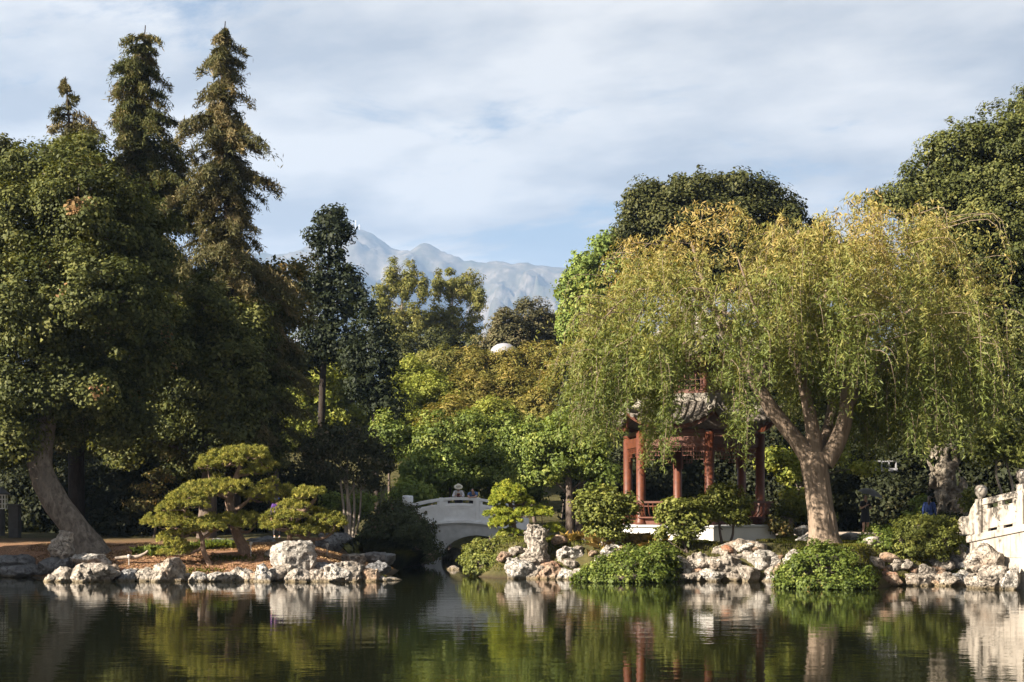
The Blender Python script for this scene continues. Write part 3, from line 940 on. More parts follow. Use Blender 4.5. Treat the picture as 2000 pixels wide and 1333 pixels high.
# ---- the middle distance
for i, (lb, bx, lab) in enumerate([
        ([(747, 588, 15, 38), (768, 548, 12, 34), (790, 562, 9, 30), (803, 545, 11, 34), (826, 562, 8, 30), (768, 632, 28, 30), (808, 628, 24, 34), (790, 668, 30, 20)], 785, 'left half of the feathery yellow green eucalypts'),
        ([(855, 560, 8, 34), (880, 556, 11, 34), (899, 566, 9, 32), (917, 566, 10, 34), (934, 588, 10, 40), (850, 628, 22, 36), (886, 630, 24, 36), (922, 645, 18, 32), (860, 668, 35, 20)], 875, 'right half of the feathery yellow green eucalypts')]):
    broadleaf('eucalyptus_tree', lab, 'tree', 140 + i * 3, lb, 'eucalypt_leaf', (0.22, 0.09), 0.42, 2.6, 80 + i, 'pale_bark', base=bx, tw=0.3, limb_r=0.2, group='eucalypts on the hill')
for i, (cx_, cy_, rx_, ry_) in enumerate([(785, 690, 40, 32), (855, 685, 42, 36), (922, 690, 38, 32)]):
    broadleaf('hill_shrub', ['left', 'middle', 'right'][i] + ' one of the dark bushes under the eucalypts', 'shrub', 126 + i, [(cx_, cy_, rx_, ry_), (cx_ + 14, cy_ + 14, rx_ * .7, ry_ * .7)], 'dark_oak_leaf', (0.26, 0.15), 0.6, 2.3, 90 + i, tw=0.08, crown_name='foliage', group='dark bushes under the eucalypts')
for i, (lb, lab) in enumerate([
        ([(985, 642, 33, 40), (972, 665, 26, 30), (1000, 660, 26, 34)], 'rounded greyish olive tree nearest the eucalypts'),
        ([(1042, 628, 36, 40), (1060, 650, 30, 35), (1025, 655, 30, 30)], 'tallest rounded greyish olive tree on the hill'),
        ([(1090, 645, 30, 36), (1105, 668, 30, 34), (1140, 660, 35, 40)], 'rounded greyish olive tree behind the willow edge')]):
    broadleaf('olive_tree', lab, 'tree', 120 + 2 * i, lb, 'olive_leaf', (0.24, 0.11), 0.5, 2.6, 95 + i, tw=0.2, up=0.9, group='olive trees on the hill')
brush = [(800, 730, 48, 36, 'lime'), (858, 712, 50, 32, 'olive'), (925, 712, 50, 32, 'gold'), (1000, 712, 55, 32, 'gold'), (1060, 705, 50, 36, 'gold'), (1120, 725, 50, 42, 'gold'),
         (775, 785, 42, 40, 'lime'), (845, 768, 55, 40, 'lime'), (925, 765, 58, 42, 'gold'), (1010, 765, 58, 42, 'gold'), (1085, 780, 58, 45, 'gold'), (880, 812, 50, 34, 'gold'), (965, 815, 55, 34, 'lime')]
words_ = ['yellow green hillside bush below the dark bushes', 'olive hillside bush under the eucalypts', 'golden brown bush at the top of the slope, left of the pale roof', 'golden brown bush just in front of the pale roof',
          'golden brown bush right of the pale roof', 'golden brown bush half hidden by the willow at the slope top', 'bright yellow green bush at the left end of the slope', 'broad yellow green bush in mid slope',
          'golden bush in the middle of the slope', 'large golden bush under the pale roof', 'golden bush low beside the willow', 'golden bush low on the slope behind the bridge trees', 'yellow green bush low on the slope above the bridge']
for i, (cx_, cy_, rx_, ry_, k) in enumerate(brush):
    mm = {'lime': 'lime_brush_leaf', 'gold': 'golden_brush_leaf', 'olive': 'eucalypt_leaf'}[k]
    dd = 106 - (cy_ - 705) * 0.12
    broadleaf('hillside_bush', words_[i], 'bush', dd, [(cx_, cy_, rx_ * 0.8, ry_), (cx_ - rx_ * 0.6, cy_ + ry_ * 0.35, rx_ * 0.6, ry_ * 0.8), (cx_ + rx_ * 0.6, cy_ + ry_ * 0.3, rx_ * 0.6, ry_ * 0.8), (cx_ + rx_ * 0.1, cy_ + ry_ * .9, rx_, ry_ * .8)],
              mm, (0.22, 0.075), 0.42, 2.2, 110 + i, tw=0.07, crown_name='foliage', up=0.8, group='bushes on the hillside')
mid = [(760, 848, 34, 36, 'broad', 'light green broadleaf tree behind the crape myrtle'), (848, 850, 50, 42, 'broad', 'leafy green tree behind the bridge, left of centre'), (918, 850, 52, 42, 'broad', 'leafy green tree on the bank directly above the bridge'),
       (985, 850, 48, 46, 'broad', 'leafy green tree above the right end of the bridge'), (1045, 862, 46, 46, 'broad', 'leafy green tree left of the willow edge'), (1100, 850, 44, 50, 'bright', 'bright green tree touching the left side of the willow'),
       (822, 915, 42, 42, 'bright', 'sunlit light green shrub left behind the bridge'), (880, 912, 46, 40, 'bright', 'sunlit light green shrub behind the two people on the bridge'), (955, 915, 42, 40, 'broad', 'dark green shrub right behind the people on the bridge'),
       (1020, 925, 42, 40, 'broad', 'dark green shrub above the yellow pine'), (800, 962, 36, 24, 'bright', 'low sunlit shrub at the left end post of the bridge')]
for i, (cx_, cy_, rx_, ry_, k, lab) in enumerate(mid):
    dd = 80 - (cy_ - 848) * 0.09
    broadleaf('garden_tree' if cy_ < 900 else 'garden_shrub', lab, 'tree' if cy_ < 900 else 'shrub', dd,
              [(cx_, cy_, rx_ * 0.8, ry_), (cx_ - rx_ * 0.55, cy_ + ry_ * 0.4, rx_ * 0.6, ry_ * 0.75), (cx_ + rx_ * 0.55, cy_ + ry_ * 0.35, rx_ * 0.6, ry_ * 0.75), (cx_, cy_ + ry_ * 0.9, rx_ * 0.9, ry_ * 0.7, 1)],
              k + '_leaf', (0.155, 0.095), 0.40, 2.3, 140 + i, tw=0.1, crown_name='crown' if cy_ < 900 else 'foliage', group='leafy trees and shrubs behind the bridge')
broadleaf('twin_trunk_tree', 'tree with two dark trunks and drooping yellow green leaves right of the bridge', 'tree', 58.5,
          [(1065, 880, 42, 36), (1112, 850, 48, 40), (1100, 905, 50, 30), (1152, 880, 42, 48), (1172, 930, 32, 28), (1050, 925, 34, 22)], 'broad_leaf', (0.14, 0.075), 0.36, 2.2, 160,
          trunk=chain_px([(1114, 1050, 18), (1113, 990, 15), (1110, 930, 12), (1108, 860, 6)], 58.5), tw=0.16, limb_r=0.06)
limbs('trunk', bpy.data.objects['twin_trunk_tree'], 'dark_bark', [chain_px([(1132, 1046, 16, 0.8), (1133, 990, 13, 0.8), (1138, 930, 10, 0.8), (1150, 880, 5, 0.4)], 58.5)])
broadleaf('camphor_tree', 'light green rounded tree at the left shoulder of the willow', 'tree', 92,
          [(1190, 480, 36, 32), (1150, 522, 38, 36), (1112, 565, 26, 26), (1160, 590, 48, 48), (1212, 555, 50, 56), (1128, 640, 38, 38), (1200, 660, 60, 50), (1110, 610, 20, 25)], 'bright_leaf', (0.22, 0.13), 0.5, 2.4, 161, base=1175, tw=0.3)
broadleaf('oak_tree', 'dark round topped oak rising behind the willow', 'tree', 86,
          [(1262, 402, 46, 44), (1300, 375, 48, 32), (1372, 370, 58, 34), (1440, 372, 52, 32), (1492, 392, 36, 36), (1538, 420, 36, 30), (1330, 430, 90, 60), (1440, 440, 90, 60), (1252, 450, 44, 38), (1550, 465, 60, 50), (1400, 520, 160, 60, 2), (1620, 520, 70, 60, 2)],
          'dark_oak_leaf', (0.19, 0.12), 0.55, 2.6, 162, base=1400, up=0.6)
broadleaf('oak_tree', 'huge dark oak filling the right edge behind the stone rail', 'tree', 66,
          [(1985, 310, 115, 100), (1885, 315, 76, 66), (1822, 360, 56, 54), (1775, 385, 42, 40), (1722, 390, 22, 16), (1960, 450, 150, 120), (1850, 480, 80, 80), (1990, 600, 120, 120), (1900, 640, 90, 90), (1985, 760, 100, 90), (1925, 820, 75, 60), (2060, 240, 90, 90), (2090, 500, 90, 200), (1800, 600, 70, 80, 2)],
          'oak_leaf', (0.14, 0.09), 0.5, 2.7, 163, base=2030, tw=0.5, up=0.5, tintfn=lambda C, T, r: np.minimum(T, 0.84))
# ---- right side understorey
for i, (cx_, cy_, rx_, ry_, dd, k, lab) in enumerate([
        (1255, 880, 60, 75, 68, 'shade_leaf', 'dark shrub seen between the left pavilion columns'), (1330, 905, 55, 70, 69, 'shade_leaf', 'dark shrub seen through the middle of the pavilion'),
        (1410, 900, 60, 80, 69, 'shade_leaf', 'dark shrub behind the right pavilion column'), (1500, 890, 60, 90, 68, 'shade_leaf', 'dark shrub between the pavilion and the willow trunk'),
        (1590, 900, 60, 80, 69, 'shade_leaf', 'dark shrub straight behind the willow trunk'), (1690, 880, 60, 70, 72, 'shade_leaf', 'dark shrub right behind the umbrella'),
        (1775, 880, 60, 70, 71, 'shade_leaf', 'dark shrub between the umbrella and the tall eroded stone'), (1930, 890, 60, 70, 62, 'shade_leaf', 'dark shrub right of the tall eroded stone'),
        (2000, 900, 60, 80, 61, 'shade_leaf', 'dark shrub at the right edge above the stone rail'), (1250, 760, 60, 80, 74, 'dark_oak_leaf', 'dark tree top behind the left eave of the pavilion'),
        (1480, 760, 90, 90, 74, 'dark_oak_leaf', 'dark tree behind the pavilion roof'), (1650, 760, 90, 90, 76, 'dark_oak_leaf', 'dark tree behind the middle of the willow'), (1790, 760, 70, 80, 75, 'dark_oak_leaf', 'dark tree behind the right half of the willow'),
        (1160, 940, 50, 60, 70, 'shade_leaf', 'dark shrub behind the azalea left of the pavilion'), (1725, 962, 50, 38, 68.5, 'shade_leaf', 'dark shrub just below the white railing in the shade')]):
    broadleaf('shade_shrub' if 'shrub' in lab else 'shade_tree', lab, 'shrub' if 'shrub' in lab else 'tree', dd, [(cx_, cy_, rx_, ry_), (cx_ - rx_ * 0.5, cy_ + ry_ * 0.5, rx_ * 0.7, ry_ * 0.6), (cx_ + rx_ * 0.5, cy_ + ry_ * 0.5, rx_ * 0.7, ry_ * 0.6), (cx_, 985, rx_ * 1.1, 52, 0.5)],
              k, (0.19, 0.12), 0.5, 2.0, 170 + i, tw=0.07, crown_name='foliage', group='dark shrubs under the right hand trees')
broadleaf('maple_tree', 'yellow green maple with layered sprays between pavilion and willow trunk', 'tree', 60, [(1520, 895, 44, 16), (1545, 925, 34, 14), (1500, 905, 24, 16), (1560, 965, 28, 10), (1640, 890, 24, 12), (1690, 915, 30, 12)], 'lime_brush_leaf', (0.12, 0.09), 0.25, 1.9, 190, base=1545, tw=0.08, limb_r=0.03)
broadleaf('garden_shrub', 'low bright leafed shrub left of the willow trunk', 'shrub', 55, [(1560, 988, 32, 14), (1590, 1000, 30, 18), (1535, 1002, 18, 10)], 'azalea_leaf', (0.12, 0.08), 0.22, 2.6, 191, tw=0.03, crown_name='foliage')
broadleaf('garden_shrub', 'small yellowish shrub at the right corner of the pavilion base', 'shrub', 53, [(1512, 1025, 18, 14), (1535, 1035, 14, 10)], 'copper_leaf', (0.10, 0.07), 0.16, 2.6, 192, tw=0.03, crown_name='foliage')
broadleaf('garden_shrub', 'yellow green bamboo like shrub leaning beside the tall eroded stone', 'shrub', 57.5, [(1800, 990, 14, 20), (1785, 1010, 16, 16), (1770, 1030, 22, 12)], 'bright_leaf', (0.16, 0.05), 0.22, 2.6, 193, tw=0.03, crown_name='foliage')
broadleaf('garden_shrub', 'small leafy shrub left of the ball topped rail post', 'shrub', 54, [(1895, 985, 16, 18), (1900, 965, 12, 12)], 'azalea_leaf', (0.12, 0.08), 0.22, 2.3, 194, tw=0.03, crown_name='foliage')
rt = broadleaf('small_tree', 'small tree with bare forked pale stems behind the stone rail', 'tree', 56, [(1960, 860, 44, 34), (1990, 880, 36, 30), (1920, 880, 30, 30)], 'azalea_leaf', (0.13, 0.085), 0.3, 2.0, 195, bark='pale_bark',
               trunk=chain_px([(1962, 1000, 6), (1955, 960, 5), (1945, 920, 4), (1955, 870, 3)], 56), tw=0.09, limb_r=0.03)
limbs('stem', rt, 'pale_bark', [chain_px([(1976, 1000, 6), (1978, 955, 5), (1970, 920, 4), (1960, 880, 2)], 56)])

# ---- dense dark trees that close the view at the back, copies of one another
def copy_tree(src, loc, rz, sc, label):
    r = src.copy(); COL.objects.link(r)
    r.location = loc; r.rotation_euler = (0, 0, rz); r.scale = (sc, sc, sc * 1.0)
    r['label'] = label
    for ch in list(src.children):
        c = ch.copy(); COL.objects.link(c); c.parent = r
    return r


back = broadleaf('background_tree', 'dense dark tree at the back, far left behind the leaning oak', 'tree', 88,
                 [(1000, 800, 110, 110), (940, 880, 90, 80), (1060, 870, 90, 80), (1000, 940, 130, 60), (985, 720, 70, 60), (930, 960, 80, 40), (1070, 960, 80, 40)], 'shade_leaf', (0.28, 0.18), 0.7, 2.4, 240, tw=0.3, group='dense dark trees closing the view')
bx0 = back.location.copy()
back_spots = [(-47, 84, 1.0, 'dense dark tree at the back beyond the left edge'), (-33, 80, 1.05, 'dense dark tree at the back behind the grey post'), (-26.5, 83, 1.0, 'dense dark tree at the back between leaning oak and dark oak'),
              (-20, 80, 1.1, 'dense dark tree at the back behind the dark oak'), (6, 92, 1.0, 'dense dark tree at the back under the light green rounded tree'),
              (12, 86, 1.15, 'dense dark tree at the back behind the pavilion'), (19, 88, 1.2, 'dense dark tree at the back behind the willow trunk'), (26, 84, 1.2, 'dense dark tree at the back behind the umbrella'),
              (33, 82, 1.2, 'dense dark tree at the back behind the huge right oak'), (42, 80, 1.2, 'dense dark tree at the back beyond the right edge')]
for i, (x_, y_, k_, lab) in enumerate(back_spots):
    l_ = (x_, y_, gz(x_, y_) - 0.2)
    if i == 0:
        back.location = l_
        back['label'] = lab
    else:
        copy_tree(back, l_, i * 1.9, k_, lab)

# ------------------------------------------------------------------ willow
WD = 47.0
SW = FPX / WD
root = empty('willow_tree', at(1607, 1060, WD), 'old weeping willow with furrowed trunk and golden green hanging foliage', 'tree')
W_trunk = chain_px([(1612, 1068, 74), (1609, 1050, 62), (1605, 1010, 54), (1600, 970, 50), (1595, 930, 50), (1591, 905, 55), (1590, 884, 42)], WD)
limb_px = [
    [(1590, 905, 44), (1562, 868, 34), (1535, 835, 31), (1506, 798, 30), (1480, 755, 27), (1462, 722, 24), (1448, 680, 20), (1425, 645, 18), (1395, 605, 14), (1370, 540, 10), (1350, 470, 5)],
    [(1592, 900, 40), (1588, 850, 30), (1578, 790, 24), (1560, 720, 20), (1543, 665, 17), (1534, 610, 13, 0.5), (1545, 540, 9, 0.8), (1560, 450, 5, 1)],
    [(1608, 905, 44), (1632, 870, 36), (1648, 830, 30), (1655, 780, 26), (1668, 710, 24), (1688, 655, 20), (1696, 605, 16), (1708, 560, 11), (1730, 480, 6)],
    [(1652, 800, 20), (1690, 745, 15, 1), (1740, 705, 12, 1.5), (1795, 665, 9, 2), (1850, 640, 5, 2.2)],
    [(1696, 608, 12), (1680, 580, 8), (1655, 555, 6), (1640, 500, 4)],
    [(1690, 640, 10, 0), (1740, 625, 8, -1), (1790, 600, 6, -1.6), (1830, 570, 4, -2)],
    [(1412, 640, 12), (1375, 650, 9, -0.6), (1340, 668, 8, -1.2), (1322, 705, 6, -1.5), (1314, 745, 4, -1.6)],
    [(1448, 690, 12, 0), (1400, 640, 9, 1.2), (1340, 590, 7, 2.2), (1280, 560, 5, 2.6), (1210, 580, 3, 2.8)],
    [(1395, 605, 10), (1330, 560, 8, -1), (1265, 560, 6, -1.8), (1200, 600, 4, -2.2), (1160, 660, 3, -2.2)],
    [(1480, 755, 12, 0), (1500, 690, 9, -1.8), (1480, 620, 7, -2.6), (1460, 560, 5, -3), (1440, 500, 3, -3)],
    [(1600, 890, 28, 0.3), (1625, 800, 20, 1.8), (1620, 700, 15, 2.6), (1610, 600, 11, 3), (1640, 470, 5, 3)],
    [(1550, 690, 10), (1580, 640, 8, -1), (1600, 580, 6, -1.8), (1620, 520, 4, -2.2)],
    [(1395, 605, 8, 0), (1450, 620, 6, -.5), (1480, 612, 5, -.8), (1510, 625, 3, -1)]]
chains = [chain_px(q, WD) for q in limb_px]
z_base = gz(W_trunk[0][0], WD)
W_trunk[0] = (W_trunk[0][0], WD, z_base - 0.25, W_trunk[0][3] * 1.12)
Vs, Fs, o_ = [], [], 0
for k, ch in enumerate([W_trunk] + chains):
    q = spline(np.array(ch), 14 if k == 0 else 6)
    n_ = 64 if k == 0 else (22 if q[0, 3] > 0.2 else 9)
    V, F = tube_arrays(q[:, :3], q[:, 3], n_, 0.0)
    if q[0, 3] > 0.12:      # furrowed bark as real ridges
        ctr = np.repeat(q[:, :3], n_, axis=0)
        dv = V - ctr
        rr = np.linalg.norm(dv, axis=1)[:, None]
        u = dv / rr
        zz_ = np.repeat(np.arange(len(q)), n_) * (0.03 if k == 0 else 0.06)
        P2 = np.column_stack((u[:, 0] * 4.5, u[:, 1] * 4.5, u[:, 2] * 4.5 + zz_))
        rid = np.abs(fbm(P2 + 0.5 * fbm(P2 * 0.7, 8, 2)[:, None], 9, 4))
        V = ctr + dv * (1.03 + 0.10 * fbm(u * 1.2 + zz_[:, None] * 0.7, 15, 2) - 0.22 * (0.35 - np.minimum(rid, 0.35)))[:, None]
    Vs.append(V); Fs.append(F + o_); o_ += len(V)
link_mesh('trunk', raw_mesh('trunk', np.concatenate(Vs), np.concatenate(Fs), True), MATS['willow_bark'], root)

rw = np.random.default_rng(99)
WX = (np.array([1095, 1150, 1200, 1245, 1285, 1312, 1326, 1345, 1366, 1382, 1402, 1420, 1445, 1462, 1500, 1530, 1560, 1600, 1625, 1655, 1690, 1720, 1760, 1800, 1840, 1890, 1930, 1975]) - 1000) / SW
WZ = CAMZ - (np.array([720, 880, 895, 905, 930, 925, 820, 735, 770, 930, 925, 890, 905, 800, 760, 740, 800, 850, 800, 880, 905, 930, 890, 915, 840, 860, 850, 800]) - HOR) / SW
cW = np.array(((1550 - 1000) / SW, WD, CAMZ + (985 - 700) / SW))
TX = (np.array([1085, 1120, 1170, 1240, 1310, 1360, 1420, 1460, 1520, 1600, 1660, 1720, 1780, 1830, 1880, 1930, 1980]) - 1000) / SW
TZ = CAMZ - (np.array([760, 670, 560, 480, 480, 470, 440, 430, 430, 422, 420, 408, 440, 530, 650, 745, 820]) - HOR) / SW
FX_ = (np.array([1300, 1318, 1372, 1384, 1432, 1446, 1480, 1520, 1560, 1590, 1612, 1640, 1660, 1690, 1715]) - 1000) / SW
FZ_ = CAMZ - (np.array([1100, 772, 772, 1100, 1100, 640, 690, 730, 770, 810, 835, 780, 690, 610, 1100]) - HOR) / SW
C, N, A, T = [], [], [], []
twigs_ = []
PAVC = np.array(((1353 - 1000) / FPX * 54.5, 54.5))
nst = 0
while nst < 4200:
    a, r_ = rw.random() * 2 * math.pi, math.sqrt(rw.random())
    x0 = cW[0] + math.cos(a) * r_ * 7.3
    y0 = WD + math.sin(a) * r_ * 5.6
    rho = math.hypot((x0 - cW[0]) / 7.3, (y0 - WD) / 5.6)
    dome = np.interp(x0, TX, TZ)
    bulge = vnoise(np.array([[x0 * 0.75, y0 * 0.75, 1.0]]), 6)[0]
    ztop = cW[2] + (dome - cW[2]) * math.sqrt(max(0.0, 1 - 0.62 * abs((y0 - WD) / 5.6) ** 2.2)) + (bulge - 0.74) * 2.2 + (vnoise(np.array([[x0 * 0.28, y0 * 0.28, 7.0]]), 26)[0] - 0.5) * 1.6
    zlow = np.interp(x0, WX, WZ) + rw.random() ** 2 * 1.6 + 0.4
    fz = np.interp(x0, FX_, FZ_)
    if y0 < 47.6 and fz > zlow:
        zlow = fz + rw.random() * 0.5
    if vnoise(np.array([[x0 * 0.9 + 9, y0 * 0.9, 4.0]]), 16)[0] < 0.39:
        continue
    pxx = x0 * SW + 1000
    z0 = ztop - abs(rw.normal()) * 0.25 if rw.random() < 0.36 else zlow + 0.5 + (ztop - zlow - 0.5) * rw.random()
    if z0 < zlow + 0.3:
        continue
    low = rw.random() < 0.34
    if low:
        zlow = zlow - 0.5 * rw.random() - 0.1
        z0 = min(z0, zlow + rw.uniform(1.0, 3.6))
    ln = z0 - zlow if low else min(rw.uniform(0.6, 2.5) * (0.5 if z0 > ztop - 0.8 else 1.0), z0 - zlow)
    nst += 1
    outw = np.array(((x0 - cW[0]) * 0.6, (y0 - WD), 0.0))
    outw = outw / (np.linalg.norm(outw) + 0.4) + rw.normal(size=3) * np.array((0.7, 0.7, 0.0))
    up_ = (not low) and rw.random() < 0.55
    if up_:
        ln = min(ln, rw.uniform(0.5, 1.3))
    m = int(ln / 0.034) + 6
    k = np.linspace(0, 1, m)
    rise = (0.45 if up_ else 0.30) if z0 > ztop - 0.8 else (0.28 if up_ else 0.12)
    reach = rw.uniform(0.2, 0.75) * min(1.0, ln) * (1.9 if up_ else 1.0)
    P = np.array((x0, y0, z0)) + np.outer(1 - (1 - k) ** 2.2, outw) * reach
    P[:, 2] += rise * np.sin(np.clip(k * 4, 0, math.pi)) * min(ln, 1.5) - ln * np.clip(k - 0.10, 0, 1) ** 1.25
    P[:, :2] += 0.05 * np.sin(k * 7 + rw.random() * 6)[:, None]
    near = np.hypot(P[:, 0] - PAVC[0], P[:, 1] - PAVC[1]) < 3.6
    P = P[~(near & (P[:, 2] < 10.6))]
    pxs = P[:, 0] * SW + 1000
    win = ((pxs > 1222) & (pxs < 1268)) | ((pxs > 1308) & (pxs < 1380)) | ((pxs > 1438) & (pxs < 1545))
    cut = win & (P[:, 2] < CAMZ + (HOR - 778) / SW) & (P[:, 1] < 53.0)
    if cut.any():
        P = P[:int(np.argmax(cut))]
    if len(P) < 4:
        continue
    m = len(P)
    if rw.random() < 0.35:
        twigs_.append([(*P[0], 0.012), (*P[m // 2], 0.008), (*P[-1], 0.003)])
    sid = rw.normal(size=(m, 3)) * np.array((1, 1, 0.25))
    sid /= np.linalg.norm(sid, axis=1)[:, None]
    ax_ = sid * 0.75 + np.array((0, 0, -0.62)) + rw.normal(size=(m, 3)) * 0.22
    C.append(P + sid * 0.05 + rw.normal(size=(m, 3)) * 0.05)
    A.append(ax_)
    N.append(rw.normal(size=(m, 3)) + outw * 0.35 + np.array((0, 0, 0.45)))
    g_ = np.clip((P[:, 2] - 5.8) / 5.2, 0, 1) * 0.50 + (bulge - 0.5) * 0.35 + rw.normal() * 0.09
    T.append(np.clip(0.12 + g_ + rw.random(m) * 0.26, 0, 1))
C, N, A, T = map(np.concatenate, (C, N, A, T))
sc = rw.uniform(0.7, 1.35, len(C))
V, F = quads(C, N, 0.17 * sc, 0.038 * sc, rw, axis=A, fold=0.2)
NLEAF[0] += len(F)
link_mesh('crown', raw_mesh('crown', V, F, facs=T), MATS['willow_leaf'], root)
limbs('twig', root, 'willow_bark', twigs_, m=3)


# ------------------------------------------------------------------ cloud pruned pines
def pad_needles(pads, d, seed, nl=0.15, nw=0.016, dens=1.0):
    """Flat cushions of upright needle tufts. pads: (px, py, rx, ry, dy)."""
    rng = np.random.default_rng(seed)
    C, N, A, T = [], [], [], []
    for q in pads:
        dd = d + (q[4] if len(q) > 4 else 0)
        s = FPX / dd
        c = at(q[0], q[1], dd)
        rx, rz = q[2] / s, q[3] / s
        ry = 0.72 * rx + 0.1
        ntuft = int(170 * dens * (rx * ry + 0.25 * rx)) + 22
        D = rng.random((ntuft, 2))
        rr, aa = np.sqrt(D[:, 0]), D[:, 1] * 2 * math.pi
        lump = 0.75 + 0.6 * vnoise(np.column_stack((np.cos(aa) * 1.5, np.sin(aa) * 1.5, aa * 0 + seed + q[0])), 3)
        X, Y = np.cos(aa) * rr * lump, np.sin(aa) * rr * lump
        top = np.sqrt(np.clip(1 - rr ** 2, 0, 1))
        bump = vnoise(np.column_stack((X * rx * 4.2, Y * ry * 4.2, X * 0 + q[1])), 8)
        Z = rz * (1.35 * top * (0.25 + 1.25 * bump) - 0.60 - 0.25 * rr) * np.where(rng.random(ntuft) < 0.8, 1, rng.uniform(-0.6, 0.9, ntuft))
        P = c + np.column_stack((X * rx, Y * ry, Z))
        m = 24
        k = np.repeat(np.arange(ntuft), m)
        outd = np.column_stack((X, Y, 0.95 + 0 * X))[k] + rng.normal(size=(len(k), 3)) * 0.62
        outd /= np.linalg.norm(outd, axis=1)[:, None]
        C.append(P[k] + outd * nl * 0.5)
        A.append(outd)
        N.append(rng.normal(size=(len(k), 3)) + np.array((-0.2, -0.3, 0.2)))
        T.append(np.clip(0.55 * rng.random(ntuft)[k] + 0.45 * rng.random(len(k)), 0, 1))
    C, N, A, T = map(np.concatenate, (C, N, A, T))
    sc = rng.uniform(0.7, 1.25, len(C))
    V, F = quads(C, N, nl * sc, nw * sc * 1.25, rng, axis=A)
    NLEAF[0] += len(F)
    return V, F, T


def pine(name, label, d, trunks, pads, mat, seed, group=None, bark='pine_bark', dens=1.0, nl=0.15, nw=0.016, cat='pine tree'):
    ch = [chain_px(q, d) for q in trunks]
    root = empty(name, ch[0][0][:3], label, cat, group)
    z = gz(ch[0][0][0], ch[0][0][1]) - 0.12
    ch[0][0] = (ch[0][0][0], ch[0][0][1], min(z, ch[0][0][2]), ch[0][0][3])
    allp = np.concatenate([spline(np.array(c), 6) for c in ch])
    br = []
    rng = np.random.default_rng(seed)
    for q in pads:
        dd = d + (q[4] if len(q) > 4 else 0)
        c = at(q[0], q[1], dd)
        s = FPX / dd
        below = allp[allp[:, 2] < c[2] + 0.05]
        if len(below) == 0:
            below = allp[:1]
        k = below[np.argmin(np.linalg.norm(below[:, :3] - c, axis=1))]
        r0 = min(0.05, k[3] * 0.7)
        mid = k[:3] * 0.5 + c * 0.5 + rng.normal(size=3) * 0.06
        br.append([(*k[:3], r0), (*mid, r0 * 0.75), (c[0], c[1], c[2] - 0.5 * q[3] / s, r0 * 0.5)])
        for _ in range(5):
            a = rng.random() * 6.28
            e = c + np.array((math.cos(a) * q[2] / s * 0.8, math.sin(a) * q[2] / s * 0.55, -0.45 * q[3] / s))
            br.append([(c[0], c[1], c[2] - 0.5 * q[3] / s, r0 * 0.5), (*(0.5 * (e + c) + np.array((0, 0, -0.5 * q[3] / s))), r0 * 0.35), (*e, r0 * 0.15)])
    limbs('trunk', root, bark, ch + br, n=14, rough=0.14, seed=seed, m=6)
    V, F, T = pad_needles(pads, d, seed, nl, nw, dens)
    link_mesh('needles', raw_mesh('needles', V, F, facs=T), MATS[mat], root)
    return root


pine('cloud_pine', 'tallest cloud pruned pine with a leaning trunk on the island', 51,
     [[(480, 1088, 27), (474, 1066, 22), (466, 1050, 20), (459, 1030, 18), (458, 1008, 16), (449, 990, 17), (448, 972, 15), (456, 950, 13), (463, 930, 12), (468, 915, 9), (474, 900, 5)],
      [(453, 1000, 9), (470, 990, 8, -.2), (484, 978, 5, -.2), (494, 965, 4)], [(450, 975, 8), (430, 968, 7), (415, 958, 5)], [(463, 930, 7), (490, 925, 5, .2), (512, 915, 4, .4)], [(461, 1035, 8), (482, 1040, 6), (494, 1032, 4)]],
     [(487, 884, 34, 18), (462, 880, 26, 14, .3), (428, 899, 46, 17), (405, 908, 24, 11, -.2), (450, 900, 30, 13, -.5), (505, 893, 22, 15, .3), (516, 908, 24, 9, .5), (495, 920, 26, 9),
      (420, 947, 56, 15), (378, 955, 28, 10, .3), (455, 945, 34, 11, -.4), (430, 958, 44, 12, -.6), (497, 963, 25, 13), (535, 955, 38, 18, 1.5), (560, 968, 26, 14, 1.6), (512, 975, 24, 9, .7),
      (430, 1016, 54, 12, -.4), (470, 1010, 36, 12), (495, 1012, 22, 10, .2), (450, 1024, 40, 10, -.7)],
     'pine_needle', 301, 'cloud pruned pines on the island')
pine('cloud_pine', 'low spreading cloud pruned pine at the left of the island', 49.6,
     [[(413, 1106, 13), (404, 1092, 11), (397, 1074, 10), (395, 1055, 9), (388, 1038, 7), (372, 1024, 7), (362, 1005, 8), (363, 990, 6), (365, 975, 4)],
      [(395, 1052, 6), (410, 1042, 5), (425, 1032, 3)], [(372, 1024, 5), (345, 1024, 4), (325, 1018, 3)], [(396, 1070, 6), (370, 1082, 5, -.2), (345, 1085, 4, -.2), (330, 1084, 3)], [(370, 1046, 6), (350, 1052, 4), (335, 1054, 3)], [(354, 1072, 6), (356, 1048, 6), (358, 1030, 5)]],
     [(362, 972, 38, 14), (380, 966, 24, 10, .3), (336, 992, 27, 10), (365, 985, 34, 10, -.3), (318, 1014, 38, 13), (345, 1006, 34, 12, .4), (340, 1025, 40, 12, -.4), (295, 1018, 14, 7, -.2), (331, 1050, 27, 12), (352, 1040, 24, 9, .4), (345, 1062, 20, 8, -.2),
      (357, 1077, 26, 8), (322, 1081, 12, 5), (397, 1024, 38, 10), (412, 1030, 34, 9, -.3), (380, 1036, 24, 8, -.2)],
     'pine_needle', 302, 'cloud pruned pines on the island')
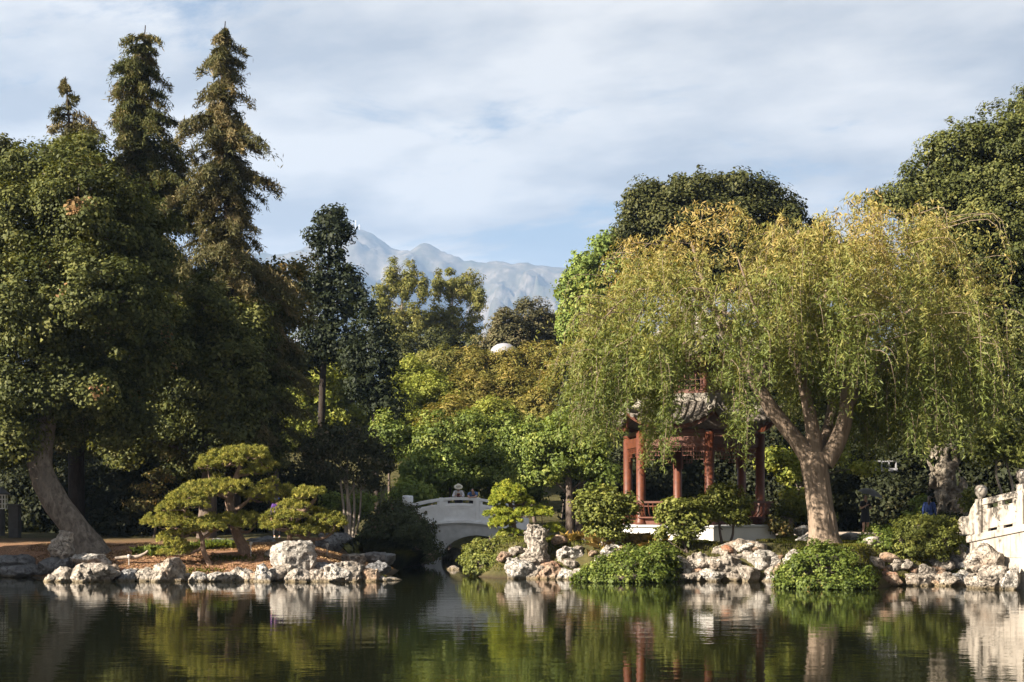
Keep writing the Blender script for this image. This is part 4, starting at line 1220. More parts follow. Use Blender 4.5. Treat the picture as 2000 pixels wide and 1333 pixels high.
pine('cloud_pine', 'open cloud pruned pine behind the white block of stone', 50.6,
     [[(566, 1072, 12), (566, 1045, 11), (571, 1030, 10), (580, 1016, 10), (592, 1000, 9), (606, 986, 8), (616, 974, 5), (612, 966, 4)], [(568, 1040, 8), (600, 1052, 7), (630, 1052, 6), (648, 1042, 4)], [(580, 1016, 6), (560, 1016, 5), (540, 1016, 3)], [(592, 1000, 5), (615, 1012, 4), (640, 1014, 3)]],
     [(604, 961, 30, 11), (592, 968, 20, 8, -.2), (575, 986, 30, 12), (590, 992, 22, 9, .4), (545, 1011, 34, 13), (570, 1006, 30, 12, -.3), (525, 1026, 18, 9), (550, 1026, 32, 11, -.3), (640, 1014, 32, 11), (622, 1004, 24, 10, .5), (655, 1022, 20, 8, -.2),
      (602, 1034, 38, 10), (578, 1041, 17, 6, -.3), (630, 1034, 26, 9, .3)],
     'pine_needle', 303, 'cloud pruned pines on the island')
pine('yellow_pine', 'vivid yellow green cloud pruned pine at the right end of the bridge', 54,
     [[(1008, 1062, 12), (1005, 1035, 10), (1000, 1010, 9), (998, 990, 8), (990, 970, 5)], [(1000, 1005, 6), (1022, 998, 5), (1045, 995, 3)], [(999, 1000, 6), (980, 1004, 4), (965, 1003, 3)], [(1000, 990, 5), (1015, 985, 4), (1025, 980, 3)], [(1004, 1040, 5), (1040, 1045, 4, .2), (1080, 1036, 3, .2)], [(1006, 1050, 5), (1050, 1062, 4, .2), (1085, 1062, 3, .2)]],
     [(992, 955, 27, 14), (975, 962, 14, 12, .1), (1008, 960, 16, 10, -.2), (985, 972, 26, 11, -.3), (1000, 977, 16, 8, -.4), (970, 982, 13, 8, -.2), (1026, 979, 15, 9), (964, 1003, 20, 8), (982, 998, 20, 8, -.3), (990, 1016, 30, 11, -.2), (975, 1023, 20, 8, -.4), (1042, 997, 32, 10), (1020, 1004, 30, 10, -.3), (1058, 1003, 18, 8, -.2), (1005, 1038, 15, 8, -.3), (985, 1042, 12, 7),
      (1078, 1031, 18, 8), (1090, 1036, 12, 6), (1082, 1059, 20, 8), (1068, 1064, 14, 6)],
     'yellow_pine_needle', 304, nl=0.14, nw=0.022)


# small pruned trees at the pavilion
def pruned(name, label, d, trunks, pads, seed, mat='azalea_leaf', leaf=(0.11, 0.07), cov=1.9, clump=0.15):
    ch = [chain_px(q, d) for q in trunks]
    z = gz(ch[0][0][0], ch[0][0][1]) - 0.08
    root = empty(name, (ch[0][0][0], d, z), label, 'shrub', 'pruned shrubs around the pavilion')
    for c in ch:
        c[0] = (c[0][0], c[0][1], min(z, c[0][2]), c[0][3])
    L3 = lobes3(pads, d)
    rng = np.random.default_rng(seed)
    limbs('stem', root, 'dark_bark', ch + auto_limbs(np.concatenate([spline(np.array(c), 5) for c in ch]), L3, rng, 0.03, twigs=2), seed=seed)
    crown('foliage', root, mat, L3, leaf, clump, cov, seed, up=0.9)
    return root


pruned('pruned_shrub', 'wide pruned shrub left of the pavilion base', 49.6, [[(1216, 1068, 9), (1214, 1050, 8), (1205, 1030, 6), (1190, 1005, 4)]],
       [(1180, 975, 48, 22), (1150, 990, 26, 20), (1212, 990, 34, 22), (1180, 1005, 44, 22), (1205, 1025, 36, 18), (1165, 1030, 24, 14), (1140, 1010, 14, 14), (1195, 1045, 26, 10, -.2)], 311, clump=0.20)
pruned('pruned_shrub', 'airy pruned shrub in front of the sunlit white base of the pavilion', 48.95, [[(1346, 1088, 6), (1338, 1068, 5), (1328, 1045, 5), (1318, 1020, 3)], [(1336, 1062, 4), (1348, 1040, 3), (1350, 1015, 2)]],
       [(1334, 987, 40, 13), (1302, 1003, 24, 10), (1352, 1008, 34, 11), (1318, 1015, 34, 10), (1308, 1032, 28, 9), (1345, 1032, 26, 9), (1338, 1052, 26, 9), (1290, 1045, 16, 6), (1300, 992, 20, 8), (1365, 995, 18, 10), (1372, 1020, 18, 9)], 312)
pruned('pruned_shrub', 'rounded pruned shrub on two thin stems before the shaded pavilion base', 49.5, [[(1411, 1064, 6), (1407, 1045, 5), (1404, 1020, 4)], [(1424, 1064, 5), (1431, 1045, 5), (1432, 1020, 3)]],
       [(1415, 958, 36, 13), (1398, 975, 32, 14), (1436, 978, 32, 14), (1450, 998, 24, 13), (1395, 1000, 32, 13), (1420, 1008, 36, 12), (1380, 990, 22, 14), (1440, 1018, 24, 8), (1455, 985, 14, 12)], 313)


# ------------------------------------------------------------------ mounds of ground cover, grasses
def mound(name, label, cat, d, lobes, mat, seed, leaf=(0.085, 0.06), cov=3.2, clump=0.16, group=None, trail=0.0):
    """Low mound: leaves over a soil-dark stem cushion."""
    L3 = lobes3(lobes, d)
    root = empty(name, (L3[0][0][0], L3[0][0][1], gz(L3[0][0][0], L3[0][0][1])), label, cat, group)
    mb = MB()
    for c, r in L3:
        mb.ball(c, r * 0.66, 18, 12)
    o = mb.build('stems', MATS['dark_bark'], root, smooth=True)
    V, F, T = crown_arrays(L3, leaf, clump, cov, seed, up=0.6, fill=0.20, zcut=0.015, drop=trail)
    NLEAF[0] += len(F)
    link_mesh('foliage', raw_mesh('foliage', V, F, facs=T), MATS[mat], root)
    return root


mound('ground_cover_mound', 'light green ground cover mound right of the bridge arch', 'ground cover', 52.3,
      [(958, 1082, 48, 32), (925, 1096, 22, 20, .5), (990, 1072, 30, 26), (950, 1100, 42, 18, -.8), (985, 1105, 30, 22, -1.0), (940, 1112, 30, 10, -1.0), (1000, 1090, 22, 22, -.6)], 'azalea_leaf', 401, leaf=(0.10, 0.05), group='ground cover spilling to the water')
mound('ground_cover_mound', 'long low ivy mound spilling into the pond before the pavilion', 'ground cover', 48.0,
      [(1230, 1112, 75, 28), (1180, 1122, 55, 18, -.3), (1275, 1100, 45, 34, .3), (1235, 1090, 50, 22, .7), (1150, 1130, 34, 10, -.5), (1290, 1122, 26, 18, -.3), (1225, 1128, 70, 14, -.7), (1300, 1075, 30, 18, 1.2)], 'ivy_leaf', 402, group='ground cover spilling to the water', trail=0.1)
mound('ground_cover_mound', 'dome of ivy spilling into the pond below the willow', 'ground cover', 44.6,
      [(1610, 1112, 72, 46), (1560, 1125, 44, 26, -.3), (1660, 1128, 44, 28, -.2), (1610, 1085, 50, 24, .6), (1610, 1138, 78, 14, -.6), (1545, 1140, 26, 8, -.6), (1690, 1142, 20, 8, -.4)], 'ivy_leaf', 403, group='ground cover spilling to the water', trail=0.12)
mound('clipped_bush', 'clipped rounded bush on the bank left of the larger one', 'bush', 46.6, [(1722, 1060, 40, 34), (1705, 1072, 22, 22, -.3), (1740, 1075, 28, 24, -.2)], 'ivy_leaf', 404, group='clipped bushes by the stone rail')
mound('clipped_bush', 'larger clipped dome bush next to the curled end of the stone rail', 'bush', 46.4, [(1805, 1048, 62, 38), (1835, 1060, 36, 30, -.3), (1775, 1062, 34, 28, -.2), (1800, 1025, 40, 18, .8)], 'azalea_leaf', 405, leaf=(0.07, 0.045), group='clipped bushes by the stone rail')
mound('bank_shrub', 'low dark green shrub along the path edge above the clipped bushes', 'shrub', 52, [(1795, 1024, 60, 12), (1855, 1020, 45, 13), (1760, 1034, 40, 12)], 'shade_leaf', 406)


def grass(name, label, cat, pts, h, wid, mat, seed, lean=0.5, kind=None, group=None):
    """Blades rooted at pts (N,3)."""
    rng = np.random.default_rng(seed)
    n = len(pts)
    a = rng.random(n) * 6.283
    hh = h * rng.uniform(0.5, 1.25, n)
    ln = lean * rng.random(n)[:, None]
    d2 = np.column_stack((np.cos(a), np.sin(a), 0 * a))
    s2 = np.column_stack((-np.sin(a), np.cos(a), 0 * a)) * wid * 0.5
    mid = pts + d2 * ln * hh[:, None] * 0.35 + np.array((0, 0, 1)) * hh[:, None] * 0.6
    tip = pts + d2 * ln * hh[:, None] * 1.1 + np.array((0, 0, 1)) * hh[:, None] * (1 - 0.35 * ln)
    V = np.stack((pts - s2, pts + s2, mid + s2 * 0.7, tip, mid - s2 * 0.7), 1).reshape(-1, 3)
    F = np.arange(n * 5).reshape(n, 5)
    T = np.clip(rng.random(n) * 0.6 + 0.4 * vnoise(pts * 1.7, 5), 0, 1)
    NLEAF[0] += n
    o = link_mesh(name, raw_mesh(name, V, F, facs=T), MATS[mat])
    return tag(o, label, cat, group, kind)


rg = np.random.default_rng(77)
gx, gy = rg.uniform(-1.8, 20, 130000), rg.uniform(43.8, 58.5, 130000)
sd0 = pond_sd(gx, gy)
keep = (sd0 > 0.15) & (vnoise(np.column_stack((gx * 0.8, gy * 0.8, gx * 0)), 2) > 0.18) & (np.hypot(gx - PAVC[0], gy - PAVC[1]) > 3.3)
gp = np.column_stack((gx, gy, ground(gx, gy) - 0.01))[keep]
grass('lawn_grass', 'fine mossy grass on the bank below the pavilion and willow', 'grass', gp, 0.10, 0.03, 'grass_blade', 501, 0.9, kind='stuff')
gx, gy = rg.uniform(-6.2, -3.6, 7000), rg.uniform(55.5, 61, 7000)
sd0 = pond_sd(gx, gy)
keep = (sd0 > 0.0)
gp = np.column_stack((gx, gy, ground(gx, gy) - 0.01))[keep]
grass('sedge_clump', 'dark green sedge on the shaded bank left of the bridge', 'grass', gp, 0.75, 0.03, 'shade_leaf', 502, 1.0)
for i, (px, d, n, lab) in enumerate([(1165, 51.5, 500, 'tuft of dry golden grass left of the pavilion base'), (1195, 50.2, 420, 'tuft of dry golden grass under the wide pruned shrub'), (1140, 51, 260, 'small tuft of dry golden grass behind the shore rocks'), (1240, 49.8, 300, 'tuft of dry golden grass at the corner of the white base')]):
    c = at(px, HOR, d)
    q = rg.normal(size=(n, 2)) * np.array((0.35, 0.2)) + c[:2]
    grass('grass_tuft', lab, 'grass', np.column_stack((q, ground(q[:, 0], q[:, 1]))), 0.38, 0.03, 'dry_grass_blade', 510 + i, 1.4, group='dry grass tufts')
for i, (px, d, n, lab) in enumerate([(430, 54, 700, 'low bright green plants at the foot of the tall pine'), (380, 53, 500, 'low green plants left of the tall pine'), (300, 51, 250, 'small green plant on the mulch at the left')]):
    c = at(px, HOR, d)
    q = np.clip(rg.normal(size=(n, 2)), -1.6, 1.6) * np.array((0.42, 0.25)) + c[:2]
    grass('leafy_ground_plant', lab, 'plant', np.column_stack((q, ground(q[:, 0], q[:, 1]))), 0.32, 0.07, 'ivy_leaf', 520 + i, 1.2, group='low plants on the island')

# litter on the mulch: needles and fallen leaves
lx, ly = rg.uniform(-18.5, -4.2, 26000), rg.uniform(47.9, 56, 26000)
keep = (pond_sd(lx, ly) > 0.25) & (vnoise(np.column_stack((lx * 1.1, ly * 1.1, lx * 0)), 61) > 0.35)
lp = np.column_stack((lx, ly, ground(lx, ly) + 0.02))[keep]
lr = np.random.default_rng(8)
V, F = quads(lp, lr.normal(size=(len(lp), 3)) * 0.45 + np.array((0, 0, 1)), 0.09 * lr.uniform(0.5, 1.6, len(lp)), 0.035, lr, fold=0.3)
leaf_mat('litter_leaf', [(0.0, (0.05, 0.028, 0.014)), (0.6, (0.20, 0.12, 0.06)), (1.0, (0.38, 0.27, 0.15))], 0.1, 0.02)
tag(link_mesh('leaf_litter', raw_mesh('leaf_litter', V, F, facs=lr.random(len(lp))), MATS['litter_leaf']), 'brown fallen needles and leaves strewn over the mulch', 'leaf litter', kind='stuff')
for i, (px, d, n, lab) in enumerate([(455, 50.2, 260, 'patch of green grass beside the light at the tall pine'), (560, 50.4, 160, 'patch of green grass behind the white block'), (730, 49.4, 240, 'grass tuft among the rocks at the right tip of the island'), (395, 48.9, 110, 'yellowish grass tuft behind the rounded boulder')]):
    c = at(px, HOR, d)
    q = np.clip(rg.normal(size=(n, 2)), -1.7, 1.7) * np.array((0.45, 0.16)) + c[:2]
    grass('grass_tuft', lab, 'grass', np.column_stack((q, ground(q[:, 0], q[:, 1]))), 0.13, 0.025, 'grass_blade', 530 + i, 1.2, group='grass tufts on the island')

# ------------------------------------------------------------------ rocks
def surface_nets(D, org, h):
    """D (nx,ny,nz) signed field, negative inside -> vertices, quads."""
    ins = D < 0
    c = [ins[i:D.shape[0] - 1 + i, j:D.shape[1] - 1 + j, k:D.shape[2] - 1 + k] for i in (0, 1) for j in (0, 1) for k in (0, 1)]
    cnt = sum(x.astype(np.int8) for x in c)
    act = (cnt > 0) & (cnt < 8)
    idx = -np.ones(act.shape, np.int64)
    ijk = np.argwhere(act)
    idx[act] = np.arange(len(ijk))
    acc = np.zeros((len(ijk), 3)); num = np.zeros(len(ijk))
    cor = [(i, j, k) for i in (0, 1) for j in (0, 1) for k in (0, 1)]
    for a in range(8):
        for b in range(a + 1, 8):
            A, B = np.array(cor[a]), np.array(cor[b])
            if np.abs(A - B).sum() != 1:
                continue
            da = D[tuple((ijk + A).T)]; db = D[tuple((ijk + B).T)]
            x = (da < 0) != (db < 0)
            t = np.where(x, da / np.where(x, da - db, 1), 0)
            acc += np.where(x[:, None], A + (B - A) * t[:, None], 0)
            num += x
    V = (ijk + acc / num[:, None]) * h + org
    Q = []
    for ax in range(3):
        u, v = (ax + 1) % 3, (ax + 2) % 3
        sl0 = [slice(None)] * 3; sl1 = [slice(None)] * 3
        sl0[ax] = slice(0, -1); sl1[ax] = slice(1, None)
        cr = ins[tuple(sl0)] != ins[tuple(sl1)]
        e = np.argwhere(cr)
        e = e[(e[:, u] > 0) & (e[:, v] > 0) & (e[:, u] < D.shape[u] - 1) & (e[:, v] < D.shape[v] - 1)]
        fl = ins[tuple(e.T)]
        def g(du, dv):
            q = e.copy(); q[:, u] -= du; q[:, v] -= dv
            return idx[tuple(q.T)]
        f = np.stack((g(1, 1), g(0, 1), g(0, 0), g(1, 0)), 1)
        f[~fl] = f[~fl][:, ::-1]
        Q.append(f)
    return V, np.concatenate(Q)


def rock_mesh(name, c, r, seed, facets=9, pits=5, rough=0.19, res=48, holes=(), blobs=None, power=2.6, ridge=0.14, pitr=(0.12, 0.26)):
    """Weathered limestone: a blocky solid cut by planes, worn by noise, pitted; holes = [(centre, axis, radius)] in unit space."""
    rng = np.random.default_rng(seed)
    r = np.asarray(r, float)
    L = 1.38
    n = [max(14, int(res * min(1.6, ri / np.cbrt(r.prod())))) for ri in r]
    axs = [np.linspace(-L, L, k) for k in n]
    G = np.stack(np.meshgrid(*axs, indexing='ij'), -1).reshape(-1, 3)
    wpos = G * r
    warp = np.stack([fbm(wpos * 1.3 / np.cbrt(r.prod()) + 10 * seed, seed + i, 3) for i in range(3)], 1)
    P = G + 0.20 * warp
    if blobs is None:
        f = (np.abs(P) ** power).sum(1) ** (1 / power) - 0.98
    else:
        f = np.full(len(P), 9.0)
        for bc, brad in blobs:
            g = np.sqrt((((P - np.array(bc)) / np.array(brad)) ** 2).sum(1)) - 1
            g *= min(brad)
            hh = np.clip(0.5 + 0.5 * (f - g) / 0.14, 0, 1)
            f = f * (1 - hh) + g * hh - 0.14 * hh * (1 - hh)
    for _ in range(facets):
        nn = rng.normal(size=3); nn /= np.linalg.norm(nn)
        f = np.maximum(f, (P if blobs is not None else 0.5 * (P + G)) @ nn - rng.uniform(0.58, 0.98))
    un = wpos / np.cbrt(r.prod())
    f = f + rough * fbm(un * 2.2 + seed, seed + 9, 5, 0.58) * 0.85 + ridge * (0.45 - np.abs(fbm(un * np.array((3.6, 3.6, 2.2)) + seed * 3, seed + 31, 5))) - ridge * 0.25
    for _ in range(pits):
        q = rng.normal(size=3); q /= np.linalg.norm(q); q[1] = -abs(q[1])
        q = q * rng.uniform(0.75, 1.05)
        pr = rng.uniform(*pitr)
        g = np.linalg.norm((P - q) * np.array((1, 1, 0.75)), axis=1) - pr
        f = np.maximum(f, -g)
    for hc, hax, hr in holes:
        hax = np.array(hax, float); hax /= np.linalg.norm(hax)
        dv = P - np.array(hc)
        dv = dv - (dv @ hax)[:, None] * hax
        f = np.maximum(f, -(np.linalg.norm(dv, axis=1) - hr))
    V, F = surface_nets(f.reshape(n), np.array([-L] * 3), 1.0)
    V = np.asarray(V)
    V = -L + (V + L) * np.array([2 * L / (k - 1) for k in n])
    return raw_mesh(name, V * r, F, True)


def place_rock(px, pyb, hw, hpx, d, seed, mat, label, group='limestone rocks around the pond', base_z=None, depth=0.85, name='rock', **kw):
    """Rock whose silhouette spans px +- hw and rises hpx above row pyb at distance d."""
    s = FPX / d
    top = at(px, pyb - hpx, d)
    bot = at(px, pyb, d)
    zb = bot[2] - 0.16 * hpx / s - 0.10
    zc, rz = 0.5 * (top[2] + zb), 0.5 * (top[2] - zb) * 1.0
    rx = hw / s * 1.04
    kw.setdefault('res', 48)
    me = rock_mesh(name, None, (rx, max(0.2, rx * depth), rz), seed, **kw)
    o = link_mesh(name, me, MATS[mat], loc=(top[0], d, zc))
    o.rotation_euler = (0, 0, 0)
    return tag(o, label, 'rock', group)


W_, L_, R_, G_ = 'limestone_white', 'limestone', 'limestone_rusty', 'limestone_grey'
ROCKS = [
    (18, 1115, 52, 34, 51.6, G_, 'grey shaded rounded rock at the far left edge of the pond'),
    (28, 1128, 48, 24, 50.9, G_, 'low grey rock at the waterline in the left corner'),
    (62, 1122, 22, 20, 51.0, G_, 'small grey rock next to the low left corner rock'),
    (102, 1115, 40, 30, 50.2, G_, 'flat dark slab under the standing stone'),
    (180, 1100, 42, 20, 49.8, W_, 'flat pale slab right of the standing stone'),
    (128, 1137, 32, 30, 47.9, L_, 'leftmost sunlit rock of the island, pitted and low'),
    (188, 1138, 52, 42, 48.0, L_, 'broad deeply pitted rock at the left tip of the island'),
    (250, 1137, 24, 26, 48.1, G_, 'small shaded rock between pitted rock and pale stones'),
    (287, 1138, 22, 28, 48.1, L_, 'narrow pale rock left of the rounded boulder'),
    (330, 1138, 31, 48, 47.9, L_, 'rounded upright boulder on the island shore'),
    (388, 1138, 25, 22, 47.9, W_, 'smooth half round white rock at the waterline'),
    (437, 1137, 36, 20, 48.0, W_, 'long flat white rock below the pine mulch'),
    (478, 1137, 26, 30, 48.2, L_, 'lumpy pale rock left of the square one'),
    (514, 1138, 21, 42, 47.8, W_, 'square shouldered white rock at the waterline'),
    (548, 1122, 26, 24, 48.7, L_, 'knobbly rock wedged under the white block'),
    (584, 1138, 32, 28, 47.9, L_, 'eroded rock at the water in front of the white block'),
    (622, 1138, 22, 26, 47.9, L_, 'small grooved rock right of the eroded one'),
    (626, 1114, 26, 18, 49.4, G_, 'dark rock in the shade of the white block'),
    (656, 1138, 27, 38, 47.8, W_, 'angular white rock with a straight left side on the island'),
    (690, 1138, 26, 42, 47.9, L_, 'tall faceted rock in the right shore group of the island'),
    (726, 1138, 22, 32, 48.0, R_, 'rust spotted rock at the right tip of the island'),
    (690, 1098, 26, 20, 51.6, L_, 'sunlit low rock behind the right tip of the island'),
    (735, 1098, 34, 22, 52.0, G_, 'long grey rock ridge behind the right tip'),
    (742, 1118, 28, 26, 50.0, G_, 'grey lumpy rock at the inlet side of the island'),
    (762, 1136, 22, 8, 48.6, G_, 'tiny wet rock off the right tip of the island'),
    (530, 1090, 14, 18, 50.6, L_, 'small rock left behind the white block'),
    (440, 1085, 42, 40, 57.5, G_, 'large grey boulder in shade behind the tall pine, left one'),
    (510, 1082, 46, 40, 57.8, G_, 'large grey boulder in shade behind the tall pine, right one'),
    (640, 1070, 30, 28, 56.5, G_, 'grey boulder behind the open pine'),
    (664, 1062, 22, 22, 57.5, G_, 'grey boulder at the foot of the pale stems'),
    (886, 1100, 28, 30, 66.5, W_, 'pale rock seen through the bridge arch'),
    (816, 1106, 13, 30, 61.2, G_, 'upright grey rock at the left pier of the bridge'),
    (885, 1118, 13, 12, 56.5, L_, 'small wet rock in the inlet right of the arch'),
    (1010, 1134, 34, 46, 49.7, W_, 'big white block with dark scars at the right shore tip'),
    (1047, 1132, 24, 34, 49.8, L_, 'pale rock right of the scarred white block'),
    (1040, 1106, 34, 18, 50.3, L_, 'brown ledge rock under the tall column stone'),
    (1003, 1090, 9, 30, 51.0, W_, 'thin upright splinter of stone left of the column stone'),
    (1078, 1134, 24, 28, 49.6, R_, 'tan rock at the water right of the column stone'),
    (1112, 1134, 32, 24, 49.4, W_, 'low white rock at the waterline left of the ivy mound'),
    (1122, 1103, 36, 40, 50.4, W_, 'large rounded white rock behind the low shore stones'),
    (1092, 1092, 15, 18, 51.0, W_, 'round white rock left of the large rounded one'),
    (1160, 1090, 15, 18, 50.4, L_, 'small pale rock right of the large rounded one'),
    (1205, 1084, 30, 26, 49.8, W_, 'white rock at the foot of the wide pruned shrub'),
    (1175, 1100, 14, 14, 49.6, L_, 'little tan rock among the stones left of the ivy'),
    (1140, 1122, 22, 14, 49.2, L_, 'small scarred rock at the tip of the ivy mound'),
    (1072, 1112, 22, 18, 50.0, R_, 'brownish wedge rock at the base of the column stone'),
    (1325, 1118, 27, 32, 48.9, W_, 'white rock at the right end of the long ivy mound'),
    (1365, 1116, 28, 42, 48.7, L_, 'cracked cube shaped rock left of the great boulder'),
    (1348, 1136, 26, 20, 48.2, L_, 'low stained rock at the water below the cracked cube'),
    (1390, 1137, 24, 26, 48.1, W_, 'pale wedge at the waterline before the great boulder'),
    (1438, 1104, 52, 50, 49.2, L_, 'great weathered boulder, upper of the pair below the lawn'),
    (1415, 1130, 44, 46, 48.5, L_, 'big hollowed boulder under the great weathered one'),
    (1460, 1137, 29, 40, 48.1, L_, 'pointed pale rock at the waterline right of the hollowed boulder'),
    (1500, 1108, 42, 42, 48.8, W_, 'sharp crested white rock right of the great boulder'),
    (1508, 1137, 26, 20, 48.2, W_, 'flat white rock at the water left of the ivy dome'),
    (1547, 1106, 20, 34, 47.5, W_, 'upright pale rock touching the ivy dome'),
    (1528, 1118, 18, 20, 47.8, R_, 'small tan rock between pointed rock and ivy dome'),
    (1668, 1098, 28, 26, 45.8, L_, 'flat topped rock above the ivy dome on its right'),
    (1682, 1116, 20, 30, 45.3, G_, 'shaded rock right behind the ivy dome'),
    (1745, 1112, 34, 26, 46.1, L_, 'long pale rock below the smaller clipped bush'),
    (1720, 1122, 26, 20, 45.8, R_, 'orange brown rock right of the ivy dome'),
    (1734, 1145, 34, 28, 45.4, R_, 'rusty rock at the waterline right of the ivy dome'),
    (1790, 1116, 20, 18, 46.2, L_, 'small rock between the clipped bushes'),
    (1800, 1127, 24, 24, 46.0, L_, 'pale rock in the second row left of the red streaked one'),
    (1795, 1145, 30, 26, 45.5, L_, 'tan rock at the waterline in the right rock bank'),
    (1828, 1130, 20, 28, 46.0, R_, 'red streaked rock in the right rock bank'),
    (1826, 1146, 20, 18, 45.5, R_, 'low red streaked rock at the waterline'),
    (1852, 1145, 25, 26, 45.4, L_, 'knobbly pale rock at the waterline left of the dark gap'),
    (1835, 1108, 34, 26, 46.4, L_, 'broad rock under the larger clipped bush'),
    (1872, 1118, 24, 42, 46.3, G_, 'dark overhanging rock left of the rail rocks'),
    (1880, 1145, 28, 26, 45.7, G_, 'black shaded rock at the waterline in the gap'),
    (1908, 1118, 30, 50, 44.7, L_, 'large eroded rock below the first rail post'),
    (1912, 1146, 26, 26, 44.0, L_, 'tan rock at the waterline under the first rail post'),
    (1948, 1146, 34, 44, 43.6, L_, 'lumpy rock at the waterline under the rail panel'),
    (1944, 1106, 28, 30, 44.1, L_, 'mottled rock leaning on the stone wall'),
    (1922, 1092, 28, 34, 44.4, L_, 'cream rock leaning against the foot of the first rail post'),
    (1976, 1150, 20, 46, 43.3, W_, 'pale rock against the wall at the right edge'),
    (1878, 1092, 20, 30, 46.2, L_, 'rock behind the curled end of the stone rail'),
    (1582, 1064, 26, 22, 49.5, W_, 'flat pale layered stone left of the willow foot'),
    (1530, 1040, 15, 14, 53.0, L_, 'small stone beside the yellowish shrub'),
    (1562, 1042, 20, 16, 53.5, L_, 'stone behind the layered one left of the willow'),
    (1536, 1008, 14, 12, 55.0, L_, 'stone at the far side of the low bright shrub'),
    (1658, 1052, 20, 12, 50.5, G_, 'dark low stone right of the willow foot')]
for i, (px, pyb, hw, hp, d, mt_, lab) in enumerate(ROCKS):
    place_rock(px, pyb, hw, hp, d, 700 + i * 3, mt_, lab, pits=3 + i % 4, power=2.3 + (i % 5) * 0.25, facets=10 + i % 7)

place_rock(575, 1109, 40, 50, 49.2, 1201, W_, 'big white squared block with small holes on the island', facets=2, pits=5, power=5.0, rough=0.15, ridge=0.08, res=60, depth=0.8, pitr=(0.06, 0.13))
bpy.data.objects[-1 if False else [o.name for o in bpy.data.objects if o.get('label', '').startswith('big white squared')][0]].rotation_euler[2] = D2R(-38)
place_rock(121, 1092, 29, 66, 50.2, 1202, 'limestone', 'standing eroded stone with a ragged top by the leaning oak', facets=4, pits=9, res=56, depth=0.6,
           blobs=[((0.1, 0, -0.2), (0.75, 0.75, 0.8)), ((0.25, 0, 0.55), (0.55, 0.6, 0.42)), ((-0.55, 0, -0.25), (0.4, 0.45, 0.4)), ((0, 0, -0.8), (0.8, 0.8, 0.3))], holes=[((-0.28, 0, -0.45), (0.2, 1, 0.1), 0.14)])
place_rock(1043, 1102, 31, 84, 50.2, 1203, 'limestone', 'tall pale column stone with a round hole near its base', facets=2, pits=7, res=64, depth=0.75, rough=0.16, pitr=(0.07, 0.17),
           blobs=[((0.12, 0, 0.55), (0.80, 0.85, 0.36)), ((0.2, 0, 0.05), (0.66, 0.7, 0.55)), ((-0.05, 0, -0.5), (0.95, 0.95, 0.42)), ((0.0, 0, -0.85), (0.9, 0.9, 0.25))], holes=[((-0.22, 0, -0.60), (0.3, 1, 0.15), 0.20)])
place_rock(1855, 1012, 38, 158, 56.5, 1204, 'scholar_stone', 'very tall eroded garden stone full of holes under the willow edge', facets=2, pits=22, res=70, depth=0.75, rough=0.26, pitr=(0.07, 0.2), ridge=0.16,
           blobs=[((-0.25, 0, 0.72), (0.62, 0.7, 0.22)), ((-0.1, 0, 0.40), (0.62, 0.7, 0.28)), ((-0.05, 0, 0.0), (0.72, 0.8, 0.34)), ((0.2, 0, -0.38), (0.82, 0.85, 0.3)), ((0.2, 0, -0.78), (0.9, 0.9, 0.28)), ((0.15, 0, 0.9), (0.3, 0.4, 0.12))],
           holes=[((0.32, 0, 0.12), (0.35, 1, 0.1), 0.15), ((-0.25, 0, -0.3), (-0.2, 1, 0.2), 0.09), ((0.1, 0, 0.62), (0.3, 1, 0), 0.12)])


# small stones packed between the shore rocks: copies of four meshes
rs = random.Random(14)
protos = [rock_mesh('small_stone', None, (0.24, 0.20, 0.15), 1300 + i, facets=10, pits=1, res=22) for i in range(4)]
for i, me in enumerate(protos):
    me.materials.append(MATS[(L_, W_, R_, L_)[i]])
spots_ = [(px, rs.choice((47.85, 48.0, 48.25, 48.5))) for px in range(105, 745, 22)] + [(px, rs.choice((49.6, 49.9, 50.2, 50.6))) for px in range(985, 1210, 14)] + \
    [(px, rs.choice((48.2, 48.4, 48.8))) for px in range(1318, 1530, 14)] + [(px, rs.choice((45.5, 45.8, 46.2))) for px in range(1700, 1890, 13)]
for i, (px, d) in enumerate(spots_):
    o = bpy.data.objects.new('small_stone', protos[i % 4])
    COL.objects.link(o)
    x = at(px + rs.uniform(-6, 6), HOR, d)[0]
    o.location = (x, d, max(0.03, gz(x, d) + 0.05))
    k_ = rs.uniform(0.6, 1.5)
    o.scale = (k_, k_, k_ * rs.uniform(0.8, 1.3))
    o.rotation_euler = (rs.uniform(-0.3, 0.3), rs.uniform(-0.3, 0.3), rs.uniform(0, 6.28))
    tag(o, 'small stone packed between the larger shore rocks', 'stone', 'small stones between the shore rocks')

# ------------------------------------------------------------------ hexagonal pavilion
PX, PY = PAVC
TH0 = D2R(6.0)                      # corner nearest the camera, turned a little to the right


def hexc(r, k, z):
    """Corner k of a hexagon: k=0 faces the camera, counted to the right."""
    a = TH0 + k * math.pi / 3
    return Vector((PX + r * math.sin(a), PY - r * math.cos(a), z))


